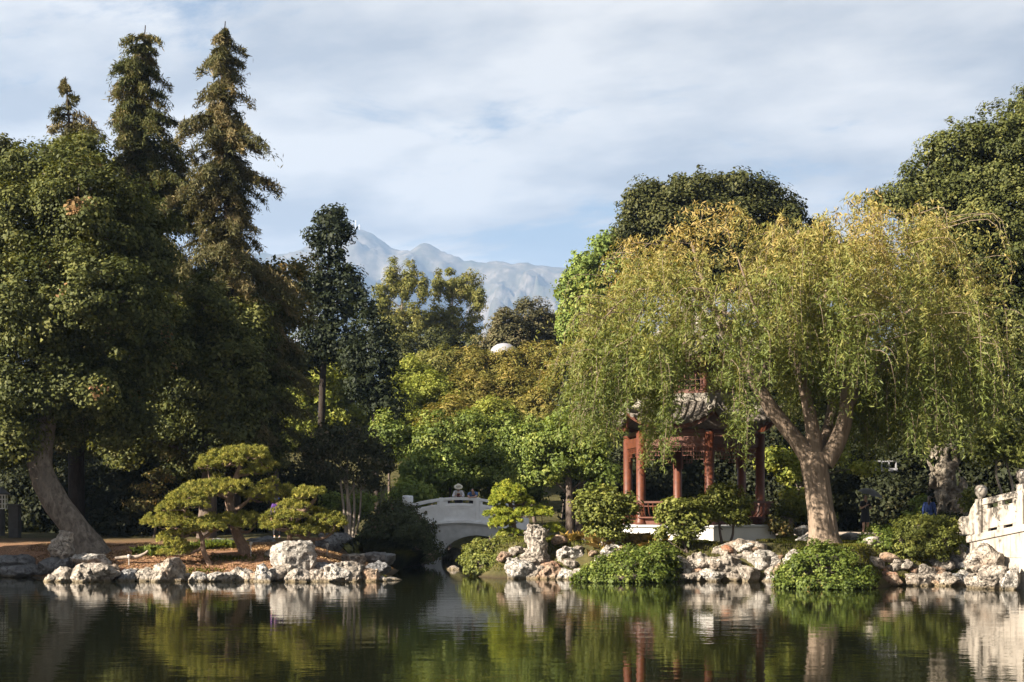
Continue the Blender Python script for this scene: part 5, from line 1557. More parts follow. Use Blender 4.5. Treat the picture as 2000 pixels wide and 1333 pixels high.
ZG = 1.25
ZB = 1.79                           # top of the base
pav = empty('pavilion', (PX, PY, ZG - 0.3), 'six sided red garden pavilion with double tiled roof behind the willow', 'pavilion')
mb = MB()
mb.prism([(3.07 * math.sin(TH0 + k * math.pi / 3), -3.07 * math.cos(TH0 + k * math.pi / 3)) for k in range(6)], (PX, PY, ZG - 0.7), (1, 0, 0), (0, 1, 0), (0, 0, 1), ZB - 0.08 - (ZG - 0.7))
mb.build('base', MATS['white_plaster'], pav, bevel=0.02)
mb = MB()
mb.prism([(3.14 * math.sin(TH0 + k * math.pi / 3), -3.14 * math.cos(TH0 + k * math.pi / 3)) for k in range(6)], (PX, PY, ZB - 0.08), (1, 0, 0), (0, 1, 0), (0, 0, 1), 0.08)
mb.build('base_coping', MATS['bridge_stone_dark'], pav, bevel=0.015)
RC = 2.5
ZL = 4.95                           # underside of lintel zone
for k in range(6):
    p = hexc(RC, k, ZB)
    mb = MB()
    mb.lathe(p, [(0.20, 0), (0.22, 0.06), (0.19, 0.16), (0.165, 0.2), (0.165, 3.25)], 18)
    mb.build('column', MATS['red_lacquer'], pav, smooth=False).data.polygons.foreach_set('use_smooth', [True] * (18 * 4 + 2))


def side_frame(k):
    a, b = hexc(RC, k, 0), hexc(RC, k + 1, 0)
    u = (b - a); ln = u.length; u = u / ln
    nrm = Vector((u.y, -u.x, 0))
    if nrm.dot(Vector((a.x + b.x - 2 * PX, a.y + b.y - 2 * PY, 0))) < 0:
        nrm = -nrm
    R = Matrix((u, nrm, Vector((0, 0, 1)))).transposed()
    return a, u, nrm, ln, R


for k in range(6):
    a, u, nrm, ln, R = side_frame(k)
    mid = a + u * ln / 2
    mb = MB()
    mb.box(mid + Vector((0, 0, 4.72)), (ln - 0.30, 0.14, 0.34), R)
    mb.box(mid + Vector((0, 0, 5.06)), (ln - 0.30, 0.11, 0.14), R)
    mb.build('lintel', MATS['red_lacquer'], pav, bevel=0.01)
    # hanging lattice: frame and broken key pattern
    mb = MB()
    z1, z0 = 4.55, 4.08
    L0 = ln - 0.34
    mb.box(mid + Vector((0, 0, z1 - 0.02)), (L0, 0.05, 0.04), R)
    for sgn in (-1, 1):
        mb.box(mid + u * sgn * (L0 / 2 - 0.02) + Vector((0, 0, z0 + 0.135)), (0.04, 0.05, 0.70), R)
    nx_ = 11
    cw_ = L0 / nx_
    rk = random.Random(50)
    depth_ = [3, 3, 2, 2, 1, 1, 1, 2, 2, 3, 3]
    for i in range(nx_):
        xa = -L0 / 2 + i * cw_
        for j in range(depth_[i]):
            zt = z1 - 0.04 - j * 0.14
            mb.box(mid + u * (xa + cw_ / 2) + Vector((0, 0, zt - 0.14)), (cw_ * (1 if (i + j) % 3 else 0.62), 0.034, 0.022), R)
            if (i + j) % 2:
                mb.box(mid + u * (xa + cw_ * 0.5) + Vector((0, 0, zt - 0.07)), (0.022, 0.034, 0.12), R)
        mb.box(mid + u * xa + Vector((0, 0, z1 - 0.04 - 0.07 * depth_[i])), (0.022, 0.036, 0.14 * depth_[i]), R)
    mb.build('hanging_lattice', MATS['red_lacquer'], pav)
    # bench rail with bowed balusters, left open at the back
    if k in (2, 3):
        continue
    mb = MB()
    offs = nrm * 0.30
    mb.box(mid + nrm * 0.02 + Vector((0, 0, ZB + 0.12)), (ln - 0.34, 0.10, 0.22), R)
    mb.box(mid + nrm * 0.02 + Vector((0, 0, ZB + 0.26)), (ln + 0.1, 0.40, 0.05), R)
    mb.box(mid + offs * 1.35 + Vector((0, 0, ZB + 0.80)), (ln + 0.42, 0.06, 0.07), R)
    mb.box(mid + offs * 1.2 + Vector((0, 0, ZB + 0.66)), (ln + 0.36, 0.035, 0.035), R)
    nb_ = 15
    for i in range(nb_):
        q = a + u * (0.06 + (ln - 0.12) * i / (nb_ - 1))
        pts = [q + nrm * 0.14 + Vector((0, 0, ZB + 0.28)), q + nrm * 0.30 + Vector((0, 0, ZB + 0.42)), q + nrm * 0.36 + Vector((0, 0, ZB + 0.62)), q + nrm * 0.40 + Vector((0, 0, ZB + 0.78))]
        mb.tube(pts, 0.022, 6)
    mb.build('bench_rail', MATS['red_lacquer'], pav)


def roof(name, r_in, z_in, r_out, z_out, lift, mat_tile, ntile, thick=0.10):
    """Six curved roof faces with raised tile rows, each its own part, plus hip ridges and a red fascia."""
    for k in range(6):
        def surf(u, t):
            """u 0..1 along the eave, t 0 top .. 1 eave."""
            tip = abs(2 * u - 1) ** 3.2
            rr = r_in + (r_out - r_in) * t
            a, b = hexc(rr, k, 0), hexc(rr, k + 1, 0)
            p = a.lerp(b, u)
            d = Vector((p.x - PX, p.y - PY, 0))
            p = p + d * (0.055 * tip * t)
            z = z_in + (z_out - z_in) * (1 - (1 - t) ** 1.5) + lift * tip * t ** 2.2
            return Vector((p.x, p.y, z))
        mb = MB()
        nu, nt = ntile * 2, 8
        P = [surf(i / nu, j / nt) for j in range(nt + 1) for i in range(nu + 1)]
        Q = [p - Vector((0, 0, thick)) for p in P]
        F = []
        o2 = len(P)
        for j in range(nt):
            for i in range(nu):
                q = j * (nu + 1) + i
                F.append((q, q + nu + 1, q + nu + 2, q + 1))
                F.append((o2 + q, o2 + q + 1, o2 + q + nu + 2, o2 + q + nu + 1))
        for i in range(nu):
            q = nt * (nu + 1) + i
            F.append((q, o2 + q, o2 + q + 1, q + 1))
        mb.add(P + Q, F)
        for i in range(ntile):          # cover tile rows with scalloped ends
            u = (i + 0.5) / ntile
            # rows run straight down the slope: clip the row where it leaves the face
            pts = []
            for j in range(nt + 1):
                t = j / nt
                rr = r_in + (r_out - r_in) * t
                x = (u - 0.5) * r_out / max(rr, 0.05)
                if abs(x) <= 0.5:
                    pts.append(surf(x + 0.5, t) + Vector((0, 0, 0.03)))
            if len(pts) >= 2:
                e = pts[-1] + (pts[-1] - pts[-2]).normalized() * 0.07
                mb.tube(pts + [e], 0.062, 8)
        for i in range(ntile + 1):      # drip tiles between the rows
            u = i / ntile
            if 0.02 < u < 0.98:
                p = surf(u, 1.0)
                a_, u_, nrm_, ln_, R_m = side_frame(k)
                mb.prism([(-0.10, 0.02), (-0.07, -0.08), (0, -0.13), (0.07, -0.08), (0.10, 0.02)], p + nrm_ * 0.05 - Vector((0, 0, 0.015)), u_, Vector((0, 0, 1)), nrm_, 0.02)
        mb.build(name, mat_tile, pav)
        # hip ridge
        pts = [surf(0.0, t) + Vector((0, 0, 0.07)) for t in np.linspace(0, 1, 9)]
        e = pts[-1] + (pts[-1] - pts[-2]) * 0.9 + Vector((0, 0, 0.10))
        mb = MB()
        mb.tube(pts + [e], [0.11] * 7 + [0.105, 0.09, 0.05], 8)
        mb.build('hip_ridge', MATS['ridge_plaster'], pav)
        # red fascia board under the eave
        mb = MB()
        P = []
        for i in range(17):
            p = surf(i / 16, 0.985)
            inn = Vector((PX - p.x, PY - p.y, 0)).normalized() * 0.10
            P += [p + inn + Vector((0, 0, -thick - 0.01)), p + inn + Vector((0, 0, -thick - 0.17)), p + inn * 1.7 + Vector((0, 0, -thick - 0.17)), p + inn * 1.7 + Vector((0, 0, -thick - 0.01))]
        F = []
        for i in range(16):
            for j in range(4):
                F.append((i * 4 + j, i * 4 + (j + 1) % 4, i * 4 + 4 + (j + 1) % 4, i * 4 + 4 + j))
        mb.add(P, F)
        mb.build('fascia', MATS['red_lacquer'], pav)


roof('lower_roof', 2.05, 6.18, 3.12, 5.42, 0.50, MATS['roof_tile'], 12)
roof('upper_roof', 0.22, 9.7, 2.75, 7.75, 0.55, MATS['roof_tile'], 11)
mb = MB()
for k in range(6):
    a, u, nrm, ln, R = side_frame(k)
    f = 2.02 / RC
    mid = Vector((PX, PY, 0)) + (a + u * ln / 2 - Vector((PX, PY, 0))) * f
    mb.box(mid + Vector((0, 0, 6.28)), (ln * f + 0.06, 0.22, 0.30), R)
mb.build('ridge_band', MATS['ridge_plaster'], pav, bevel=0.02)
for k in range(6):
    a, u, nrm, ln, R = side_frame(k)
    f = 1.9 / RC
    mid = Vector((PX, PY, 0)) + (a + u * ln / 2 - Vector((PX, PY, 0))) * f
    mb = MB()
    mb.box(mid + Vector((0, 0, 6.50)), (ln * f, 0.10, 0.14), R)
    mb.box(mid + Vector((0, 0, 7.45)), (ln * f, 0.12, 0.30), R)
    for i in range(9):
        mb.box(mid + u * (i - 4) * ln * f / 9.5 + Vector((0, 0, 6.93)), (0.03, 0.04, 0.72), R)
    for i in range(3):
        mb.box(mid + Vector((0, 0, 6.72 + 0.2 * i)), (ln * f - 0.1, 0.036, 0.03), R)
    mb.build('upper_lattice_wall', MATS['red_lacquer'], pav)
    mb = MB()
    mb.lathe(hexc(1.9, k, 6.40), [(0.10, 0), (0.10, 1.3)], 12)
    mb.build('upper_post', MATS['red_lacquer'], pav)
mb = MB()
mb.lathe((PX, PY, 9.55), [(0.30, 0), (0.32, 0.15), (0.16, 0.25), (0.22, 0.45), (0.20, 0.62), (0.08, 0.72), (0.03, 0.98)], 14)
mb.build('finial', MATS['ridge_plaster'], pav, smooth=True)
mb = MB()
mb.prism([(2.3 * math.sin(TH0 + k * math.pi / 3), -2.3 * math.cos(TH0 + k * math.pi / 3)) for k in range(6)], (PX, PY, 5.10), (1, 0, 0), (0, 1, 0), (0, 0, 1), 0.06)
mb.build('ceiling', MATS['dark_red_wood'], pav)
pav.scale = (1.05, 1.05, 1.05)

# ------------------------------------------------------------------ white arched bridge
BD = 64.6
SB = FPX / BD
bx = lambda px: (px - 1000) / SB
bz = lambda py: CAMZ - (py - HOR) / SB
BX0 = bx(897)
bridge = empty('arched_bridge', (BX0, BD, 0), 'white stone arched footbridge in shade over the inlet', 'bridge')


def crest(x):
    """Top of the hand rail."""
    return bz(971.5) - 0.062 * (x - BX0) ** 2


def ribbon(name, x0, x1, top, bot, y, dep, mat, n=16, bevel=0.012, parent=bridge):
    """A solid between two curves, as thick as dep away from the camera."""
    mb = MB()
    xs_ = np.linspace(x0, x1, n)
    P = []
    for x in xs_:
        P += [(x, y, bot(x)), (x, y, top(x)), (x, y + dep, top(x)), (x, y + dep, bot(x))]
    F = [(0, 1, 2, 3)[::-1], tuple((n - 1) * 4 + i for i in range(4))]
    for i in range(n - 1):
        for j in range(4):
            F.append((i * 4 + j, i * 4 + (j + 1) % 4, i * 4 + 4 + (j + 1) % 4, i * 4 + 4 + j))
    mb.add(P, F)
    return mb.build(name, MATS[mat], parent, bevel=bevel)


posts = [BX0 - 2.42, BX0 - 0.82, BX0 + 0.82, BX0 + 2.42]
for side, yy in ((0, BD), (1, BD + 2.2)):
    for i in range(3):
        x0, x1 = posts[i] + 0.09, posts[i + 1] - 0.09
        ribbon('top_rail', x0, x1, crest, lambda x: crest(x) - 0.13, yy - 0.02, 0.20, 'bridge_stone')
        ribbon('panel', x0, x1, lambda x: crest(x) - 0.27, lambda x: crest(x) - 1.05, yy + 0.02, 0.12, 'bridge_stone')
        for e0, e1 in ((x0, x0 + 0.10), (x1 - 0.10, x1)):
            ribbon('rail_block', e0, e1, lambda x: crest(x) - 0.13, lambda x: crest(x) - 0.27, yy + 0.03, 0.10, 'bridge_stone', 3, 0)
        # raised moulding on the panel
        for q, (m0, dz0) in enumerate(((0.14, 0.36), (0.26, 0.47))):
            ribbon('panel_moulding', x0 + m0, x1 - m0, lambda x: crest(x) - dz0, lambda x: crest(x) - dz0 - 0.035, yy - 0.005, 0.03, 'bridge_stone', 12, 0)
            for e0 in (x0 + m0, x1 - m0 - 0.035):
                ribbon('panel_moulding', e0, e0 + 0.035, lambda x: crest(x) - dz0 - 0.036, lambda x: crest(x) - dz0 - 0.32, yy - 0.005, 0.03, 'bridge_stone', 3, 0)
    for i, x in enumerate(posts):
        mb = MB()
        hgt = crest(x) + (0.02 if i in (1, 2) else 0.05)
        mb.box((x, yy + 0.08, (hgt + crest(x) - 1.12) / 2), (0.18, 0.24, hgt - crest(x) + 1.12))
        mb.build('post', MATS['bridge_stone'], bridge, bevel=0.015)
        if i in (0, 3):
            mb = MB()
            mb.box((x, yy + 0.08, hgt + 0.03), (0.15, 0.15, 0.06))
            mb.lathe((x, yy + 0.08, hgt + 0.06), [(0.14, 0), (0.17, 0.05), (0.17, 0.28), (0.14, 0.33), (0.05, 0.34)], 14)
            mb.build('post_cap', MATS['bridge_stone'], bridge)
            sg = -1 if i == 0 else 1
            # curled end stone
            ribbon('end_scroll', min(x + sg * 0.09, x + sg * 0.75), max(x + sg * 0.09, x + sg * 0.75), lambda xx: crest(x) - 0.16 - 0.9 * (abs(xx - x) - 0.09) ** 1.6, lambda xx: crest(x) - 1.12, yy + 0.02, 0.14, 'bridge_stone', 9)
    ribbon('deck_moulding', posts[0] - 0.8, posts[3] + 0.8, lambda x: crest(x) - 1.05, lambda x: crest(x) - 1.17, yy - 0.07 if side == 0 else yy + 0.02, 0.26, 'bridge_stone')
    ribbon('deck_moulding', posts[0] - 0.8, posts[3] + 0.8, lambda x: crest(x) - 1.18, lambda x: crest(x) - 1.24, yy - 0.02 if side == 0 else yy + 0.02, 0.2, 'bridge_stone_dark')
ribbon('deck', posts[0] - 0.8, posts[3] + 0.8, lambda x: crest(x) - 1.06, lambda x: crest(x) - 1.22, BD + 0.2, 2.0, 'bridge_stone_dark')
# arch barrel and spandrel walls
ACX, ARX, ARZ = bx(931), 1.62, bz(1046)
for yy in (BD + 0.02, BD + 2.1):
    n = 40
    xs_ = np.concatenate((np.linspace(posts[0] - 0.8, ACX - ARX, 8), ACX + ARX * -np.cos(np.linspace(0, math.pi, n))[1:-1], np.linspace(ACX + ARX, posts[3] + 0.8, 8)))
    mb = MB()
    P = []
    for x in xs_:
        lo = ARZ * math.sqrt(max(0, 1 - ((x - ACX) / ARX) ** 2)) if abs(x - ACX) < ARX else -0.6
        hi = crest(x) - 1.24
        P += [(x, yy, lo), (x, yy, hi), (x, yy + 0.25, hi), (x, yy + 0.25, lo)]
    F = []
    for i in range(len(xs_) - 1):
        for j in range(4):
            F.append((i * 4 + j, i * 4 + (j + 1) % 4, i * 4 + 4 + (j + 1) % 4, i * 4 + 4 + j))
    mb.add(P, F)
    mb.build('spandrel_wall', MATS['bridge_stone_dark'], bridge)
mb = MB()       # voussoir ring, slightly proud
P, n = [], 33
for i in range(n):
    a = math.pi * i / (n - 1)
    for rr in (0.0, 0.20):
        P.append((ACX - (ARX + rr) * math.cos(a), BD - 0.02, (ARZ + rr) * math.sin(a) - (0.5 if i in (0, n - 1) else 0)))
        P.append((ACX - (ARX + rr) * math.cos(a), BD + 0.018, (ARZ + rr) * math.sin(a) - (0.5 if i in (0, n - 1) else 0)))
F = []
for i in range(n - 1):
    o = i * 4
    F += [(o, o + 4, o + 6, o + 2), (o + 1, o + 3, o + 7, o + 5), (o, o + 1, o + 5, o + 4), (o + 2, o + 6, o + 7, o + 3)]
mb.add(P, F)
mb.build('arch_ring', MATS['bridge_stone_dark'], bridge)
mb = MB()
P, F = [], []
for i in range(25):
    a = math.pi * i / 24
    P += [(ACX - ARX * 1.003 * math.cos(a), BD + 0.271, ARZ * 1.003 * math.sin(a) - 0.02), (ACX - ARX * 1.003 * math.cos(a), BD + 2.099, ARZ * 1.003 * math.sin(a) - 0.02)]
F = [(2 * i, 2 * i + 1, 2 * i + 3, 2 * i + 2) for i in range(24)]
mb.add(P, F)
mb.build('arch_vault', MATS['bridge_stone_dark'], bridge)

# ------------------------------------------------------------------ stone rail and wall at the right edge
rail = empty('stone_railing', (15.5, 44.2, 0), 'pale weathered stone bridge parapet with ball topped posts at the right edge', 'railing')
A0 = Vector((*at(1916, HOR, 45.2)[:2], 0))
B0 = Vector((*at(1997, HOR, 43.6)[:2], 0))
ud = (B0 - A0); SEG = ud.length; ud = ud / SEG
nd = Vector((ud.y, -ud.x, 0))
RR = Matrix((ud, nd, Vector((0, 0, 1)))).transposed()
RISE = 0.17
zt0 = 2.74                          # top of rail at the first post


def rz_(s):
    return zt0 + RISE * s


def slab(name, s0, s1, ztop, zbot, off, th, mat, parent=rail, bevel=0.015):
    """Piece of wall from s0 to s1 along the rail, sloping with it; off = proud of the wall face."""
    mb = MB()
    P = []
    for s in (s0, s1):
        for z in (zbot(s), ztop(s)):
            for o in (off, off - th):
                q = A0 + ud * s + nd * o
                P.append((q.x, q.y, z))
    mb.add(P, [(0, 2, 6, 4), (1, 5, 7, 3), (0, 4, 5, 1), (2, 3, 7, 6), (0, 1, 3, 2), (4, 6, 7, 5)])
    return mb.build(name, MATS[mat], parent, bevel=bevel)


for i in range(5):
    s = i * SEG
    q = A0 + ud * s
    zt = rz_(s) + 0.02 + (0.16 if i else 0.0)
    mb = MB()
    mb.box((q.x, q.y, (zt + rz_(s) - 1.30) / 2), (0.27, 0.27, zt - rz_(s) + 1.30), RR)
    mb.build('post', MATS['railing_stone'], rail, bevel=0.02)
    mb = MB()
    mb.lathe((q.x, q.y, zt), [(0.10, 0.0), (0.10, 0.06), (0.14, 0.10), (0.185, 0.18), (0.195, 0.26), (0.185, 0.34), (0.14, 0.42), (0.05, 0.45)], 20)
    mb.build('ball_finial', MATS['railing_stone'], rail, smooth=True)
    if i == 4:
        continue
    s0, s1 = s + 0.136, s + SEG - 0.136
    slab('top_rail', s0, s1, rz_, lambda v: rz_(v) - 0.20, 0.10, 0.20, 'railing_stone')
    w_ = s1 - s0
    for a, b in ((0.0, 0.14), (0.44, 0.56), (0.86, 1.0)):
        slab('rail_block', s0 + a * w_, s0 + b * w_, lambda v: rz_(v) - 0.201, lambda v: rz_(v) - 0.34, 0.06, 0.12, 'railing_stone', bevel=0.008)
    slab('panel', s0, s1, lambda v: rz_(v) - 0.341, lambda v: rz_(v) - 0.98, 0.055, 0.11, 'railing_stone')
    for a, b in ((0.0, 0.16), (0.42, 0.60), (0.86, 1.0)):
        slab('rail_block', s0 + a * w_, s0 + b * w_, lambda v: rz_(v) - 0.981, lambda v: rz_(v) - 1.08, 0.06, 0.12, 'railing_stone', bevel=0.008)
slab('string_course', -0.5, 4 * SEG, lambda v: rz_(v) - 1.081, lambda v: rz_(v) - 1.30, 0.16, 0.5, 'railing_stone')
for i in range(4):
    for j, (z1, z0) in enumerate(((lambda v: rz_(v) - 1.301, lambda v: 0.95), (lambda v: 0.945, lambda v: 0.47), (lambda v: 0.465, lambda v: -0.5))):
        o_ = 0.5 * SEG if j % 2 else 0.0
        slab('wall_course', i * SEG + o_ - 0.4 + 0.003, (i + 1) * SEG + o_ - 0.4 - 0.003, z1, z0, 0.10, 0.45, 'railing_stone', bevel=0.012)
# curled drum stone at the near end
q = A0 - ud * 0.44
mb = MB()
prof = [(-0.34, -1.12), (0.30, -1.12), (0.30, -0.05), (0.22, -0.10), (0.05, -0.30), (-0.04, -0.52)]
prof += [(-0.28 + 0.25 * math.cos(a), -0.78 + 0.25 * math.sin(a)) for a in np.linspace(1.2, 4.4, 10)]
mb.prism(prof[::-1], Vector((q.x, q.y, zt0)) + nd * 0.08, ud, Vector((0, 0, 1)), -nd, 0.16)
mb.build('drum_stone', MATS['railing_stone'], rail, bevel=0.015)
mb = MB()
c_ = Vector((q.x, q.y, zt0)) + ud * -0.27 + Vector((0, 0, -0.80)) + nd * 0.081
pts = [c_ + ud * (r_ * math.cos(a)) + Vector((0, 0, r_ * math.sin(a))) for a, r_ in zip(np.linspace(0, 9, 40), np.linspace(0.19, 0.04, 40))]
mb.tube(pts, 0.018, 6)
mb.build('scroll_carving', MATS['railing_stone'], rail)

# ------------------------------------------------------------------ people
def lerp(a, b, t):
    return tuple(x + (y - x) * t for x, y in zip(a, b))


def skin_mesh(name, verts, edges, radii, mat, parent, sub=2):
    me = bpy.data.meshes.new(name)
    me.from_pydata([tuple(v) for v in verts], edges, [])
    o = bpy.data.objects.new(name, me)
    COL.objects.link(o)
    m = o.modifiers.new('skin', 'SKIN')
    for i, r in enumerate(radii):
        sv = me.skin_vertices[0].data[i]
        sv.radius = (r, r) if not hasattr(r, '__len__') else r
        sv.use_root = (i == 0)
    m.use_smooth_shade = True
    sb = o.modifiers.new('sub', 'SUBSURF')
    sb.levels = sb.render_levels = sub
    dg = bpy.context.evaluated_depsgraph_get()
    m2 = bpy.data.meshes.new_from_object(o.evaluated_get(dg))
    m2.name = name
    bpy.data.objects.remove(o)
    bpy.data.meshes.remove(me)
    m2.materials.clear()
    return link_mesh(name, m2, MATS[mat], parent, loc=(0, 0, 0))


def person(loc, rz, label, J, top, bottom, shoes, hair=None, hat=None, sleeve=1.0, skirt=None, legs_bare=False, group=None):
    """J: joints in metres, facing -Y. Body is one skinned surface; clothes and hair are children."""
    root = empty('person', loc, label, 'person', group)
    root.rotation_euler = (0, 0, rz)
    V, E, Rr = [], [], []

    def add(p, r, prev=None):
        V.append(p); Rr.append(r)
        if prev is not None:
            E.append((prev, len(V) - 1))
        return len(V) - 1
    pe = add(J['pelvis'], 0.13)
    sp_ = add(lerp(J['pelvis'], J['chest'], 0.5), (0.115, 0.10), pe)
    ch = add(J['chest'], (0.14, 0.11), sp_)
    nk = add(J['neck'], 0.055, ch)
    hb = add(lerp(J['neck'], J['head'], 0.55), (0.062, 0.07), nk)
    hd = add(J['head'], (0.078, 0.092), hb)
    ht = add(tuple(Vector(J['head']) + (Vector(J['head']) - Vector(J['neck'])).normalized() * 0.10), (0.06, 0.07), hd)
    fw = Vector(J.get('face', (0, -1, 0)))
    add(tuple(Vector(J['head']) + fw * 0.098 - Vector((0, 0, 0.02))), 0.014, hd)     # nose
    for s in ('l', 'r'):
        sh = add(J['sh_' + s], 0.062, ch)
        el = add(J['el_' + s], 0.042, sh)
        wr = add(J['wr_' + s], 0.027, el)
        d = (Vector(J['wr_' + s]) - Vector(J['el_' + s])).normalized()
        pm = add(tuple(Vector(J['wr_' + s]) + d * 0.07), (0.034, 0.018), wr)
        sd = d.cross(Vector((0, 0, 1)))
        sd = sd.normalized() if sd.length > 0.1 else Vector((1, 0, 0))
        for q, (off, ln_) in enumerate(((-0.026, 0.062), (-0.009, 0.075), (0.009, 0.070), (0.026, 0.055))):
            b_ = Vector(V[pm]) + sd * off + d * 0.03
            k1 = add(tuple(b_), 0.0095, pm)
            k2 = add(tuple(b_ + d * ln_ * 0.5 - Vector((0, 0, 0.008))), 0.0088, k1)
            add(tuple(b_ + d * ln_ * 0.85 - Vector((0, 0, 0.028))), 0.0075, k2)
        t1 = add(tuple(Vector(J['wr_' + s]) + d * 0.03 + sd * 0.034), 0.011, pm)
        add(tuple(Vector(J['wr_' + s]) + d * 0.07 + sd * 0.055), 0.009, t1)
        hp = add(J['hip_' + s], 0.092, pe)
        kn = add(J['kn_' + s], 0.058, hp)
        cf = add(lerp(J['kn_' + s], J['an_' + s], 0.3), 0.055, kn)
        an = add(J['an_' + s], 0.036, cf)
        add(tuple(Vector(J['an_' + s]) + Vector((0, -0.13, -0.05))), 0.034, an)
    skin_mesh('body', V, E, Rr, 'skin', root)
    # top garment
    V, E, Rr = [], [], []
    hem = lerp(J['pelvis'], J['chest'], 0.08)
    pe = add(hem, (0.165, 0.145))
    sp_ = add(lerp(J['pelvis'], J['chest'], 0.55), (0.15, 0.128), pe)
    ch = add(J['chest'], (0.165, 0.135), sp_)
    add(lerp(J['chest'], J['neck'], 0.72), 0.075, ch)
    for s in ('l', 'r'):
        sh = add(J['sh_' + s], 0.082, ch)
        if sleeve <= 0.7:
            add(lerp(J['sh_' + s], J['el_' + s], 0.75), 0.066, sh)
        else:
            el = add(J['el_' + s], 0.058, sh)
            add(lerp(J['el_' + s], J['wr_' + s], 0.9), 0.042, el)
    skin_mesh('shirt', V, E, Rr, top, root)
    # trousers or skirt
    if skirt:
        mb = MB()
        c = Vector(J['pelvis'])
        n = 20
        rings = [(0.155, 0.12), (0.19, -0.05), (0.20, -0.25), (0.215, skirt)]
        P, F = [], []
        for r_, z_ in rings:
            for i in range(n):
                a = 2 * math.pi * i / n
                rr = r_ * (1 + 0.05 * math.cos(5 * a) * (z_ < -0.1))
                P.append((c.x + rr * math.cos(a), c.y + rr * 0.78 * math.sin(a), c.z + z_))
        for j in range(len(rings) - 1):
            for i in range(n):
                F.append((j * n + i, (j + 1) * n + i, (j + 1) * n + (i + 1) % n, j * n + (i + 1) % n))
        mb.add(P, F)
        o = mb.build('skirt', MATS[bottom], root, smooth=True)
        o.location = (0, 0, 0)
    else:
        V, E, Rr = [], [], []
        pe = add(J['pelvis'], 0.15)
        for s in ('l', 'r'):
            hp = add(J['hip_' + s], 0.11, pe)
            kn = add(J['kn_' + s], 0.078, hp)
            add(lerp(J['kn_' + s], J['an_' + s], 0.95), 0.062, kn)
        skin_mesh('trousers', V, E, Rr, bottom, root)
    for s in ('l', 'r'):
        V, E, Rr = [], [], []
        a0 = Vector(J['an_' + s])
        p = add(tuple(a0 + Vector((0, 0.03, -0.035))), 0.046)
        p = add(tuple(a0 + Vector((0, -0.08, -0.05))), 0.044, p)
        add(tuple(a0 + Vector((0, -0.16, -0.06))), 0.036, p)
        skin_mesh('shoe', V, E, Rr, shoes, root)
    h = Vector(J['head'])
    upv = (h - Vector(J['neck'])).normalized()
    if hair:
        V, E, Rr = [], [], []
        p = add(tuple(h + upv * 0.07 - fw * 0.01), 0.085)
        p = add(tuple(h + upv * 0.0 - fw * 0.055), 0.078, p)
        for k in range(hair - 1):
            p = add(tuple(h - fw * (0.075) - Vector((0, 0, 0.12 * (k + 1)))), 0.065 - 0.008 * k, p)
        skin_mesh('hair', V, E, Rr, 'hair_dark', root)
    for sx in (-1, 1):
        sdv = fw.cross(upv).normalized()
        mb = MB()
        mb.ball(h + fw * 0.082 + sdv * 0.03 * sx + upv * 0.012, 0.011, 8, 6)
        mb.build('eye', MATS['hair_dark'], root).location = (0, 0, 0)
    if hat == 'brim':
        mb = MB()
        mb.lathe((0, 0, 0), [(0.20, -0.01), (0.205, 0.0), (0.12, 0.025), (0.105, 0.03), (0.10, 0.09), (0.075, 0.125), (0.02, 0.135)], 20)
        o = mb.build('hat', MATS['straw'], root, smooth=True)
        o.location = h + upv * 0.055
        o.rotation_euler = upv.to_track_quat('Z', 'Y').to_euler()
        mb = MB()
        mb.lathe((0, 0, 0), [(0.107, 0.03), (0.105, 0.055)], 20)
        b_ = mb.build('hat_band', MATS['cloth_grey'], o)
        b_.location = (0, 0, 0)
    if hat == 'cap':
        mb = MB()
        mb.lathe((0, 0, 0), [(0.108, 0.0), (0.105, 0.05), (0.08, 0.10), (0.02, 0.12)], 18)
        o = mb.build('cap', MATS['cloth_cap'], root, smooth=True)
        o.location = h + upv * 0.03
    return root


def stand(dx=0.0):
    return dict(pelvis=(0, 0, 0.95), chest=(0, 0, 1.30), neck=(0, 0, 1.47), head=(0, -0.02, 1.60), sh_l=(0.17, 0, 1.38), sh_r=(-0.17, 0, 1.38), el_l=(0.23, 0.02, 1.10), el_r=(-0.23, 0.02, 1.10),
                wr_l=(0.24, -0.06, 0.86), wr_r=(-0.24, -0.06, 0.86), hip_l=(0.09, 0, 0.90), hip_r=(-0.09, 0, 0.90), kn_l=(0.10, -0.02, 0.49), kn_r=(-0.10, -0.02, 0.49), an_l=(0.10, 0.02, 0.08), an_r=(-0.10, 0.02, 0.08))


xh = bx(895)
zdeck = crest(xh) - 1.06
J = stand()
J.update(pelvis=(0, 0.10, 0.93), chest=(0, -0.10, 1.22), neck=(0, -0.20, 1.37), head=(0, -0.29, 1.49), face=Vector((0, -0.85, -0.5)).normalized(), sh_l=(0.17, -0.14, 1.29), sh_r=(-0.17, -0.14, 1.29),
         el_l=(0.24, -0.26, 1.10), el_r=(-0.24, -0.26, 1.10), wr_l=(0.13, -0.46, 1.12), wr_r=(-0.13, -0.46, 1.12), hip_l=(0.09, 0.10, 0.88), hip_r=(-0.09, 0.10, 0.88))
person((xh, BD + 0.45, zdeck), 0, 'person in a pale brimmed hat and dark vest leaning on the bridge rail', J, 'cloth_pale', 'cloth_black', 'cloth_grey', hair=2, hat='brim')
vr = [o for o in bpy.data.objects if o.get('label', '').startswith('person in a pale brimmed')][0]
V_, E_, R__ = [], [], []
for p_, r_ in ((lerp(J['pelvis'], J['chest'], 0.2), (0.16, 0.15)), (lerp(J['pelvis'], J['chest'], 0.6), (0.135, 0.145)), (J['chest'], (0.125, 0.15)), (lerp(J['chest'], J['neck'], 0.45), (0.10, 0.10))):
    V_.append(p_); R__.append(r_)
skin_mesh('vest', V_, [(0, 1), (1, 2), (2, 3)], R__, 'cloth_maroon', vr)
J = stand()
